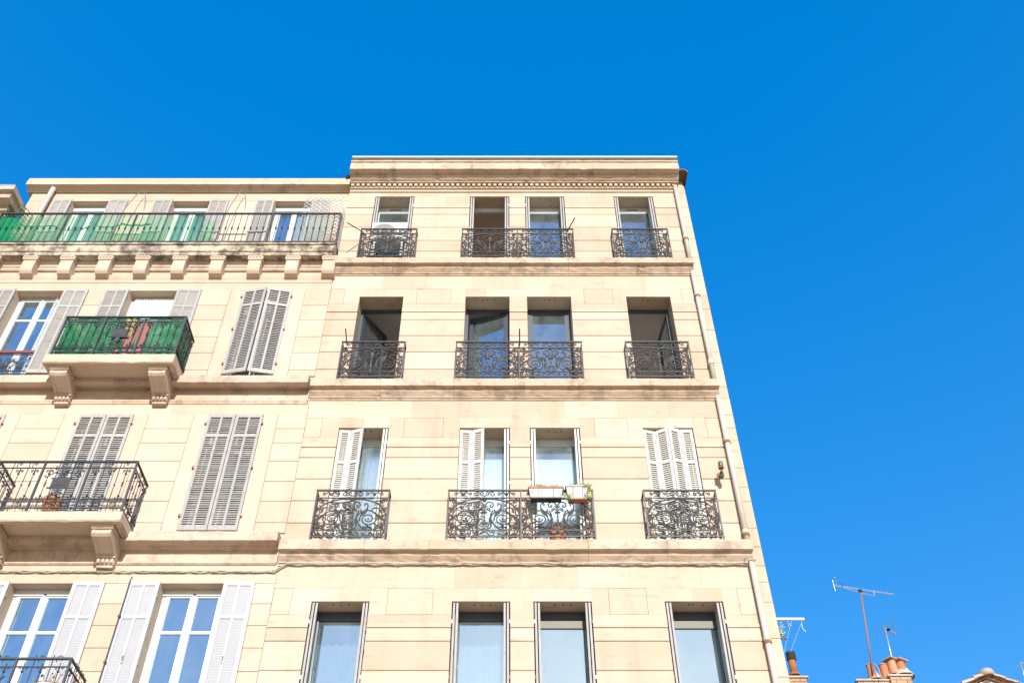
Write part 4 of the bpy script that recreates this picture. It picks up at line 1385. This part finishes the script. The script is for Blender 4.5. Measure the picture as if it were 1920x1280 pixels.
lattice('garden_trellis', GREENM, (XP(32, 400, .19), -.19, zt5-.3), (.35, .936, 0), (0, 0, 1), .32, .72, .12, .009, 'short green metal trellis beside the taller one on the top balcony', 'trellis', diamond=False)

# arched rods over the long balcony
for (px, lab) in ((228, 'thin grey arched rod over the left part of the top balcony'), (424, 'thin grey arched rod over the middle of the top balcony')):
    xx = XP(px, 398, P5)
    pts = [(xx, -P5+.02, zt5-.9), (xx, -P5+.02, zt5)]
    ztop_ = ZP(350, .10)
    for i in range(1, 15):
        u = i/14
        pts.append((xx+.22*u, -P5+.02+(P5+SB)*u**.9, zt5 + (ztop_-zt5)*(math.sin(math.pi*min(1, u*1.0)*.86+.0)**.8)*1.0))
    tag(MB().tube(pts, .011, 6).build('arched_rod', GREYF, smooth=True), lab, 'rod')

# air conditioner behind the top left guard
ac = empty('air_conditioner', (-2.62, -.02, LZ[5]))
tag(ac, 'white air conditioning unit with round fan grille standing in the top floor window', 'air conditioner')
ax0, ax1 = XP(695.5, 440, .10), XP(762, 440, .10)
az1 = ZP(417, .10); az0 = az1-.57
def plain(o): return o
MB().box(ax0, ax1, -.10, .20, az0, az1).build('casing', ACW, ac)
fc = (ax0 + .345*(ax1-ax0) , -.101, (az0+az1)/2)
rr = .245
MB().lathe([(0, .0), (rr, 0), (rr, -.004)], fc, 28, Matrix.Rotation(math.pi/2, 4, 'X')).build('fan_recess', ACG, ac)
for k in range(1, 8):
    q = MB().tube([(fc[0]+rr*k/8*math.cos(a*math.pi/14), -.108, fc[2]+rr*k/8*math.sin(a*math.pi/14)) for a in range(29)], .0035, 4)
    q.build('grille_ring', ACW, ac)
MB().lathe([(0, .014), (.05, .012), (.055, 0)], (fc[0], -.106, fc[2]), 14, Matrix.Rotation(math.pi/2, 4, 'X')).build('fan_hub', ACW, ac)
MB().box(ax1-.25, ax1-.02, -.104, -.1005, az0+.04, az1-.03).build('service_panel', ACW, ac)
for xx in (ax0+.03, ax1-.15):
    MB().box(xx, xx+.12, -.16, .22, LZ[5]+.002, LZ[5]+.10).build('rubber_foot', BLACK, ac)
    MB().box(xx+.04, xx+.08, -.05, -.01, LZ[5]+.10, az0).build('stand_leg', ACW, ac)
    MB().box(xx+.04, xx+.08, .14, .18, LZ[5]+.10, az0).build('stand_leg', ACW, ac)

# flower boxes on the paired guard of the third floor
def grass_clump(m, c, n, h, spread, droop=.5):
    for i in range(n):
        a = rng.uniform(0, 2*math.pi); l = h*rng.uniform(.5, 1.1); s = rng.uniform(.1, 1)*spread
        b = Vector((c[0]+rng.uniform(-spread, spread)*.5, c[1]+rng.uniform(-.03, .03), c[2]))
        t = b + Vector((math.cos(a)*s*.9, math.sin(a)*s*.5, l))
        mid = (b+t)/2 + Vector((0, 0, l*.18))
        side = Vector((-math.sin(a), math.cos(a)*.3, 0.2)).normalized()*rng.uniform(.004, .009)
        k = len(m.v)
        m.v += [tuple(b-side), tuple(b+side), tuple(mid+side*1.2), tuple(mid-side*1.2), tuple(t-Vector((0, 0, l*.15*droop)))]
        m.f += [(k, k+1, k+2, k+3), (k+3, k+2, k+4)]
def flower_box(px0, px1, py0, py1, label, plabel, plant_mat):
    P = .30
    x0, x1 = XP(px0, py0, P), XP(px1, py0, P)
    zt, zb = ZP(py0, P), ZP(py1, P)
    r = empty('flower_box', ((x0+x1)/2, -P+.08, zb))
    m = MB()
    d = .03
    # flared tub, open at the top
    for (ax, bx, ay, by) in ((x0, x1, -P, -P+.17),):
        tp = [(ax, ay, zt), (bx, ay, zt), (bx, by, zt), (ax, by, zt)]
        bt = [(ax+d, ay+.02, zb), (bx-d, ay+.02, zb), (bx-d, by-.02, zb), (ax+d, by-.02, zb)]
        for i in range(4):
            j = (i+1) % 4
            m.quad(bt[i], bt[j], tp[j], tp[i])
        m.quad(*bt[::-1])
    m.build('tub', OLDW, r)
    q = MB(); ring_h = .03
    q.box(x0-.012, x1+.012, -P-.012, -P+.006, zt-ring_h, zt); q.box(x0-.012, x1+.012, -P+.164, -P+.182, zt-ring_h, zt)
    q.box(x0-.012, x0+.006, -P+.006, -P+.164, zt-ring_h, zt-.001); q.box(x1-.006, x1+.012, -P+.006, -P+.164, zt-ring_h, zt-.001)
    q.build('rim', TERRA if px0 < 1040 else OLDW, r)
    MB().quad((x0+.01, -P+.01, zt-.03), (x1-.01, -P+.01, zt-.03), (x1-.01, -P+.16, zt-.03), (x0+.01, -P+.16, zt-.03)).build('soil', SOOT, r)
    for u in (.3, .72):
        xx = x0+(x1-x0)*u
        MB().tube([(xx, -P-.004, zt-.03), (xx, -P+.012, zb-.004), (xx, -P+.16, zb-.006)], .005, 4).build('wire_hook', RUST, r)
    MB().box(x0+d+.005, x1-d-.005, -P+.015, -P+.15, zb-.02, zb-.001).build('drip_tray', TERRA if px0 > 1040 else IRON, r)
    tag(r, label, 'flower box')
    g = MB()
    for i in range(9):
        xx = x0+(x1-x0)*rng.choice([.12, .25, .3, .36, .42, .75, .82, .9] if px0 < 1040 else [.2, .35, .5, .6, .7, .9])
        grass_clump(g, (xx, -P+.08, zt-.03), 14, .15 if px0 < 1040 else .12, .10)
    if px0 > 1040:
        for i in range(40):
            xx = x1-.1*rng.random()**2+.02; zz = zt - rng.random()*.30
            grass_clump(g, (xx, -P-.02, zz), 2, .05, .05)
        for i in range(22):
            grass_clump(g, (x0+.1*rng.random()-.03, -P-.02, zb-.12*rng.random()+.04), 2, .05, .05)
    tag(g.build('box_plant', plant_mat), plabel, 'plant')
OLDW = paint_mat('stained_white_plastic', (.42, .40, .39), .6, (.22, .16, .13), .75, 12, (1, 1, .35))
flower_box(991, 1055.5, 911.5, 930, 'long stained white flower box hung on the paired guard', 'spiky green grass growing in the long flower box', LEAFG)
flower_box(1061, 1104, 909, 932, 'short stained white flower box hung at the right end of the paired guard', 'dry yellowish trailing plant in the short flower box', LEAFG)
a0 = PT(1067, 905, .25); a1 = PT(1088, 905, .25)
hp = [(a0.x+(a1.x-a0.x)*i/12, -.25, a0.z+.26*math.sin(math.pi*i/12)**.6) for i in range(13)]
tag(MB().tube(hp, .0028, 4).build('plant_hoop', GREYF), 'thin wire hoop standing in the short flower box', 'wire hoop')
# clay pot on the ledge
def clay_pot(c, r, h, mat, label, n=16):
    o = empty('plant_pot', c)
    MB().lathe([(0, .001), (r*.70, 0), (r*.95, h*.8), (r*.88, h*.8), (r*.8, h*.7), (0, h*.7)], c, n).build('pot_body', mat, o, smooth=True)
    MB().lathe([(r*.95, 0), (r*1.05, .005), (r*1.05, h*.2), (r*.93, h*.2), (r*.9, 0)], (c[0], c[1], c[2]+h*.8), n).build('pot_rim', mat, o)
    return tag(o, label, 'pot')
pc = XP(1046, 1000, .06)
clay_pot((pc, .02, LZ[3]+.002), .155, .31, TERRA, 'terracotta pot on the ledge below the long flower box')
g = MB(); grass_clump(g, (pc-.1, .02, LZ[3]+.26), 14, .09, .06)
tag(g.build('pot_plant', LEAFG), 'sparse green sprout in the terracotta pot below the flower boxes', 'plant')
clay_pot((XP(103, 945, .40), -.50, z3t+.01), .15, .36, TERRAO, 'orange clay pot standing on the plaque balcony before closed shutters')
clay_pot((XP(622, 445, .1), -.10, 18.377), .10, .26, TERRA, 'small terracotta pot in the right corner of the top balcony')
# white pot and dry plant on the lowest balcony
clay_pot((XP(92, 1275, .5), -.50, z2t+.01), .17, .62, PVC, 'tall white planter on the lowest balcony beside open shutter')
g = MB()
for i in range(26):
    b = Vector((XP(92, 1275, .5)+rng.uniform(-.1, .1), -.50+rng.uniform(-.05, .05), z2t+.55))
    t = b + Vector((rng.uniform(-.22, .2), rng.uniform(-.1, .08), rng.uniform(.05, .32)))
    g.tube([b, (b+t)/2+Vector((0, 0, .05)), t], .003, 3)
    for k in range(2):
        g.leaf((t.x, t.z), (t.x+rng.uniform(-.05, .05), t.z-rng.uniform(.01, .06)), .012, t.y, .002)
tag(g.build('dry_plant', LEAFD), 'withered brown plant in the tall white planter', 'plant')

# lantern remnant on the right pier
lx = XP(1348, 880, .12)
wl_ = empty('wall_lamp', (lx, 0, ZP(897)))
tag(wl_, 'old wall lamp with green glass and rusty bracket beside the downpipe', 'lamp')
LP = .30
zt_, zb_ = ZP(865, LP), ZP(899, .12)
MB().tube([(lx+.02, .0, ZP(893, .0)+.02), (lx+.02, -.12, ZP(893, .1)+.03), (lx+.015, -.24, ZP(888, .24)+.0), (lx-.0, -LP, zt_-.16)], .014, 6).build('bracket', RUST, wl_)
MB().tube([(lx-.06, -.10, zb_+.03), (lx-.01, -.16, zb_), (lx+.05, -.12, zb_+.02)], .010, 5).build('bracket_scroll', RUST, wl_)
MB().lathe([(0, .0), (.03, .0), (.045, .02), (.042, .09), (.03, .115), (0, .125)], (lx-.005, -LP, zt_-.12), 12).build('glass_shade', BOTTLE, wl_, smooth=True)
MB().lathe([(0, 0), (.05, .01), (.05, .03), (0, .035)], (lx-.005, -LP, zt_-.155), 10).build('lamp_cap', RUST, wl_)
MB().lathe([(0, 0), (.035, .02), (.04, .10), (.03, .13), (0, .14)], (lx+.012, -.20, zb_-.02), 10).build('lamp_base', BOTTLE, wl_, smooth=True)
MB().lathe([(0, 0), (.05, .0), (.05, .015), (0, .02)], (lx+.02, -.004, ZP(893)+.02), 10, Matrix.Rotation(math.pi/2, 4, 'X')).build('wall_plate', RUST, wl_)

# cable bundle along both fronts
def strand(ph, off, z_of, x0, x1, n=150):
    pts = []
    for i in range(n+1):
        x = x0+(x1-x0)*i/n
        y0, z0 = z_of(x)
        a = x*9+ph
        pts.append((x, y0-.03+.010*math.cos(a)+.004*math.sin(x*3.1+ph), z0+.012*math.sin(a)+.006*math.sin(x*2.3+ph*2)))
    return pts
zL = ZP(1071, .03); zR = ZP(1056.5, .04)
def cable_z(x):
    u = min(1, max(0, (x+3.72)/.16)); u = u*u*(3-2*u)
    return 0.0 - .01*u, zL + (zR-zL)*u
cab = empty('cable_bundle', (-3.6, -.03, zL))
for k in range(4):
    MB().tube(strand(k*1.6, 0, cable_z, -11.1, 3.84), .0072, 5).build('cable_strand', CABLE if k else ZINCW, cab, smooth=True)
for i in range(30):
    x = -10.9 + 14.6*(i+rng.uniform(-.3, .3))/30
    y0, z0 = cable_z(x)
    MB().box(x-.004, x+.004, y0-.048, .01, z0-.03, z0+.02).build('cable_clip', CABLE, cab)
tag(cab, 'twisted grey cable bundle clipped along both facades under the third floor mouldings', 'cable')
MB_ = MB().tube([(3.84+.09*math.cos(a)+.05, -.085+.09*math.sin(a)*.8-.01, zR+.03+.02*math.sin(a*2)) for a in [math.pi*.9+2*math.pi*.62*i/16 for i in range(17)]], .009, 5)
tag(MB_.build('cable_loop', CABLE, smooth=True), 'loop of cable wrapped round the downpipe', 'cable')

# ================================================================== neighbour at the far left
NB = empty('corner_house', (-14, 0, 0))
tag(NB, 'stepped stone cornice of the next house at the far left edge', 'house')
nx = XP(29, 348, .55)
zt = ZP(348, .55)
MB().box(nx-6, nx-.36, .05, 8, 0, zt-.05).build('wall', STUC_W, NB)
npf = [(.1, zt), (-.55, zt), (-.55, zt-.06), (-.52, zt-.07), (-.52, zt-.13), (-.44, zt-.14), (-.40, zt-.20), (-.30, zt-.24), (-.30, zt-.30), (-.20, zt-.32), (-.20, zt-.42), (-.12, zt-.44), (-.12, zt-.56), (-.04, zt-.58), (.1, zt-.58)]
for k, (i0, i1, dx) in enumerate(((0, 4, 0), (4, 8, .07), (8, 11, .14), (11, 14, .2))):
    zz0 = npf[i0][1]; zz1 = npf[i1][1]
    P_ = -npf[i0+1][0]
    MB().box(nx-6, nx-dx, -P_, .1, zz1, zz0).build('cornice_step', STUC_W, NB)
MB().box(nx-6, nx-.01, -.56, .1, zt, zt+.03).build('cornice_flashing', ZINC, NB)

# ================================================================== roofs at lower right
def QT(px, py, yy):
    """photo point on the plane yy metres behind the facade"""
    return PT(px, py, -yy)
YB = 9.0
LH_ = empty('low_house', (12, YB+3, 0))
tag(LH_, 'lower flat roofed house behind, bearing the chimneys beside the tall facade', 'house')
roofz = ZP(1287, -YB+.6)
MB().box(4.6, 24, YB-.5, YB+10, 0, roofz-.35).build('wall', STUC, LH_)
MB().box(4.55, 24.1, YB-.6, YB+10, roofz-.348, roofz-.2).build('roof', TILEP, LH_)
def chimney_stack(px0, px1, py_top, yy, label, mat=BRICK):
    a = QT(px0, py_top, yy); b = QT(px1, py_top, yy)
    root = empty('chimney_stack', ((a.x+b.x)/2, yy+.3, roofz-.2))
    z0 = roofz-.19; zt = a.z
    MB().box(a.x+.02, b.x-.02, yy+.02, yy+.55, z0, zt-.02).build('stack_core', MORT, root)
    rows = max(2, int((zt-z0)/.085))
    h = (zt-z0)/rows
    for r in range(rows):
        n = max(1, int((b.x-a.x)/.24)); st = (b.x-a.x)/n
        for i in range(-1, n+1):
            x0 = max(a.x, a.x+st*(i+(.5 if r % 2 else 0))); x1 = min(b.x, a.x+st*(i+1+(.5 if r % 2 else 0)))
            if x1-x0 < .04: continue
            MB().block(x0+.005, x1-.005, z0+h*r+.005, z0+h*(r+1)-.005, yy, yy+.1, .004, .004).build('brick', mat, root)
    MB().box(a.x-.04, b.x+.04, yy-.04, yy+.6, zt, zt+.04).build('stack_cap', MORT, root)
    return tag(root, label, 'chimney'), zt+.04
def pot(root, px, py0, py1, yy, r, mat, cap=True, lean=0.0):
    z0 = ZP(py1, -yy); z1 = ZP(py0, -yy); x = XP(px, (py0+py1)/2, -yy); h = z1-z0
    o = MB().lathe([(r*.95, 0), (r, .03), (r*.97, h*.5), (r*.9, h-.03), (r*1.0, h-.02), (r, h), (r*.82, h), (r*.80, h-.2)], (x, yy, z0), 14, Matrix.Rotation(lean, 4, 'Y')).build('chimney_pot', mat, root, smooth=False)
    if cap:
        m = MB(); t = Matrix.Translation(Vector((x+lean*h, yy, z1+.01))) @ Matrix.Rotation(.06, 4, 'Y') @ RZ(.5)
        m.mbox(t, -r*1.35, r*1.35, -r*1.35, r*1.35, 0, .025)
        m.build('pot_slab', TILEP, o)
    return o
st1, z_ = chimney_stack(1608, 1668, 1276, YB+.2, 'wide chimney base carrying the two left clay pots')
pot(st1, 1634, 1246, 1272, YB+.4, .10, TERRA, False)
pot(st1, 1659, 1246, 1274, YB+.35, .11, TERRAO, False)
st2, z_ = chimney_stack(1668, 1708, 1267, YB+.1, 'brick chimney with two capped clay pots under the small aerial')
pot(st2, 1674, 1238.5, 1264, YB+.3, .115, POTP, True)
pot(st2, 1690, 1240.5, 1264, YB+.3, .115, TERRAO, True)
MB().lathe([(.0, .32), (.12, .28), (.22, .12), (.30, 0)], (XP(1692, 1266, -YB-.4), YB+.4, ZP(1270, -YB-.4)), 10).build('mortar_flaunching', MORT, st2)
MB().lathe([(.0, .30), (.08, .26), (.16, .10), (.24, 0)], (XP(1640, 1272, -YB-.5), YB+.5, ZP(1277, -YB-.5)), 10).build('mortar_flaunching', MORT, st1)
# rusty flue by the facade edge
st3, z_ = chimney_stack(1462, 1512, 1270, YB-.3, 'low brick stack bearing the rusty flue beside the facade edge')
fl = empty('rusty_flue', QT(1489, 1266, YB))
tag(fl, 'rusty metal flue with sooty top beside the facade edge', 'flue')
p0 = QT(1490, 1267, YB); p1 = QT(1482, 1224, YB)
p1.x = p0.x + (p1.x-p0.x)*1.0
MB().tube([p0, p0+(p1-p0)*.8], .092, 14).build('flue_pipe', RUST, fl, smooth=True)
MB().tube([p0+(p1-p0)*.68, p1+(p1-p0)*.02], .115, 14, cap=False).build('flue_cowl', SOOT, fl, smooth=True)
MB().lathe([(.11, 0), (.14, .01), (.14, .05), (.1, .09)], p0, 12).build('flue_collar', RUST, fl)

# aerials
def aerial(px0, py0, px1, py1, yy, rm, boom, elems, label, mast_mat, tilt=0.0):
    a = QT(px0, py0, yy); b = QT(px1, py1, yy)
    r = empty('tv_aerial', a)
    MB().tube([a, b], rm, 8).build('mast', mast_mat, r, smooth=True)
    c0 = QT(*boom[0], yy); c1 = QT(*boom[1], yy)
    c1.y += boom[2]
    MB().tube([c0, c1], .014, 5).build('boom', ALUM, r)
    dv = (c1-c0)
    side = dv.cross(Vector((0, 0, 1))).normalized()
    for u, L in elems:
        c = c0 + dv*u
        MB().tube([c-side*L, c+side*L], .006, 4).build('element', ALUM, r)
    return tag(r, label, 'aerial'), c0, c1, side
ar, c0, c1, sd = aerial(1637, 1262, 1613, 1104, YB+.25, .022, ((1562, 1097), (1674, 1114), .0), [(.04, .05)] + [(.12+.88*i/17, .055) for i in range(18)],
       'tall aerial on a rusty mast with a long boom', MASTB)
for dz in (-.10, .0, .10):
    q = c0 + Vector((.02, 0, dz))
    MB().tube([q-sd*.22, q+sd*.22], .006, 4).build('reflector_element', ALUM, ar)
MB().tube([c0+Vector((.02, 0, -.16)), c0+Vector((.02, 0, .16))], .008, 4).build('reflector_post', ALUM, ar)
MB().tube([c0+(c1-c0)*.14, c0+(c1-c0)*.45+Vector((0, 0, -.10)), c0+(c1-c0)*.68+Vector((0, 0, -.14)), c0+(c1-c0)*.68], .009, 5).build('boom_strut', ALUM, ar)
bb = c0+(c1-c0)*.165
MB().tube([bb, bb+Vector((-.02, 0, .10))], .014, 5).build('dipole_box', BLACK, ar)
MB().box(c0.x+(c1.x-c0.x)*.45-.04, c0.x+(c1.x-c0.x)*.45+.04, YB+.2, YB+.3, bb.z-.15, bb.z-.09).build('boom_clamp', BLACK, ar)
ar2, c0, c1, sd = aerial(1679, 1262, 1659, 1176, YB+.3, .018, ((1654, 1173), (1683, 1182), .15), [(.02, .55), (.32, .30), (.5, .28), (.68, .25), (.85, .22)],
       'small aerial with thin crosswise rods on a steel mast', ALUM)
MB().ball(tuple(c0+(c1-c0)*.45), .05, 8, (1, 1, .7)).build('dipole_box', BLACK, ar2)
ar3, c0, c1, sd = aerial(1926, 1285, 1914, 1243, YB+.3, .016, ((1912, 1242), (1935, 1238), .1), [(.2, .3), (.6, .25)], 'aerial cut by the right edge of the view', ALUM)
# loose wire from mast to stack
a = QT(1637, 1241, YB+.2); b = QT(1660, 1281, YB+.0)
tag(MB().tube([a, a+Vector((.06, -.1, -.2)), (a+b)/2+Vector((-.02, -.1, -.1)), b], .010, 5).build('aerial_lead', CABLE, smooth=True), 'pale lead hanging down from the rusty aerial mast', 'cable')

# washing-line beam by the facade edge
Yw = .8
wb = empty('washing_line_frame', (RX1, Yw, ZP(1160, -Yw)))
tag(wb, 'white washing line beam with hanging strings jutting out beside the facade', 'washing line')
a = QT(1440, 1160, Yw); b = QT(1508, 1160.5, Yw)
MB().box(RX1, b.x, Yw-.017, Yw+.017, a.z-.017, a.z+.017).build('beam', PVC, wb)
MB().box(RX1, RX1+.02, Yw-.06, Yw+.06, a.z-.08, a.z+.08).build('wall_plate', PVC, wb)
for (x0, y0, x1, y1) in ((1484, 1163, 1466, 1240), (1504, 1163, 1482, 1222), (1466, 1163, 1462, 1176)):
    MB().tube([QT(x0, y0, Yw), QT(x1, y1, Yw)], .0025, 4).build('line', CABLE, wb)
def squiggle(px, py, s, mat, n=18):
    c = QT(px, py, Yw)
    return [(c.x+s*math.cos(i*.9)*(.4+.6*math.sin(i*.5)**2), Yw-.01+.03*math.sin(i*1.7), c.z+s*.8*math.sin(i*.75)-.01*i*.3) for i in range(n)]
MB().tube(squiggle(1466, 1170, .045, 0), .005, 4).build('string_tangle', PVC, wb)
MB().tube(squiggle(1479, 1168, .032, 0), .005, 4).build('string_tangle', PVC, wb)
MB().tube([QT(1503, 1168, Yw), QT(1505, 1177, Yw), QT(1511, 1184, Yw)], .004, 4).build('string_end', PVC, wb)
MB().tube(squiggle(1462, 1178, .032, 0), .006, 4).build('string_tangle', PVC, wb)
g = MB()
for i in range(12):
    c = QT(1466+rng.uniform(-6, 5), 1187+rng.uniform(-4, 4), Yw)
    g.leaf((c.x, c.z), (c.x+rng.uniform(-.05, .05), c.z+rng.uniform(-.03, .05)), .016, Yw+rng.uniform(-.05, .05), .003)
q_ = QT(1466, 1188, Yw)
g.tube([(RX1-.01, Yw, q_.z-.05), q_], .006, 4)
tag(g.build('window_plant', LEAFY), 'tuft of yellow green leaves peeping past the facade edge', 'plant')
b = QT(1476, 1196.5, Yw); a = Vector((RX1-.01, Yw, b.z-.01))
m = MB().tube([a, b], .011, 6)
for u in (.5, .75, .95): m.ball(tuple(a+(b-a)*u), .021, 7)
tag(m.build('curtain_rod', WOODR), 'turned brown wooden rod end poking out beside the facade', 'rod')

# gabled tiled roof at the lower right corner
YG = 10.0
ap = QT(1850, 1262, YG)
GB = empty('gabled_house', (ap.x, YG+3, 0))
tag(GB, 'pale rendered gable with mortared roof tiles at the lower right corner', 'house')
sl = .42; hw = 3.0
m = MB()
pr = [(ap.x-hw, ap.z-.10-hw*sl), (ap.x, ap.z-.10), (ap.x+hw, ap.z-.10-hw*sl)]
n = len(m.v)
m.v += [(x, YG+.12, z) for x, z in pr] + [(pr[2][0], YG+.12, 0), (pr[0][0], YG+.12, 0)]
m.f.append((0, 1, 2, 3, 4))
m.v += [(x, YG+9, z) for x, z in pr] + [(pr[2][0], YG+9, 0), (pr[0][0], YG+9, 0)]
m.f.append((9, 8, 7, 6, 5))
for i in range(5):
    j = (i+1) % 5
    m.f.append((i, i+5, j+5, j))
m.build('wall', PLASTW, GB)
for s in (-1, 1):
    nT = 9
    for k in range(nT):
        u0 = k*.34; u1 = u0+.40
        x0 = ap.x+s*u0; x1 = ap.x+s*u1
        z0 = ap.z-.03-u0*sl; z1 = ap.z-.03-u1*sl
        for row in range(2):
            y = YG + row*.24
            t = MB()
            for q in range(6):
                a0 = math.pi*q/6; a1 = math.pi*(q+1)/6
                r0, r1 = .085, .105
                t.quad((x0, y+r0*math.cos(a0), z0+r0*math.sin(a0)), (x0, y+r0*math.cos(a1), z0+r0*math.sin(a1)),
                       (x1, y+r1*math.cos(a1), z1+.02+r1*math.sin(a1)), (x1, y+r1*math.cos(a0), z1+.02+r1*math.sin(a0)))
                t.quad((x1, y+r1*math.cos(a0), z1+.02+r1*math.sin(a0)), (x1, y+r1*math.cos(a1), z1+.02+r1*math.sin(a1)),
                       (x1, y+.8*r1*math.cos(a1), z1+.02+.8*r1*math.sin(a1)), (x1, y+.8*r1*math.cos(a0), z1+.02+.8*r1*math.sin(a0)))
            t.build('roof_tile', TILEP, GB)
    MB().prism([(YG+.0, 0), (YG+9.1, 0), (YG+9.1, .06), (YG+.0, .06)], 0, 1)
    m = MB()
    m.quad((ap.x, YG+.05, ap.z-.06), (ap.x+s*(hw+.2), YG+.05, ap.z-.06-(hw+.2)*sl), (ap.x+s*(hw+.2), YG+9.1, ap.z-.06-(hw+.2)*sl), (ap.x, YG+9.1, ap.z-.06))
    m.build('roof_slope', TILEP, GB)
MB().lathe([(0, .16), (.10, .14), (.17, .08), (.20, 0), (.16, -.06)], (ap.x, YG+.05, ap.z-.02), 14, Matrix.Diagonal((1, 1.4, 1))).build('ridge_end', MORT, GB, smooth=True)

# repeats of a kind share a group
GROUPS = {'curtain': 'curtains hung inside the windows', 'blind': 'white blinds inside the windows', 'flower box': 'flower boxes on the paired guard', 'pot': 'plant pots on the balconies',
          'aerial': 'television aerials on the roofs', 'chimney': 'chimney stacks on the low roof', 'trellis': 'trellises on the top balcony', 'net': 'green nets on the top balcony',
          'cloth': 'cloths on the green canvas'}
for o in bpy.data.objects:
    if o.parent is None and o.get('category') in GROUPS: o['group'] = GROUPS[o['category']]
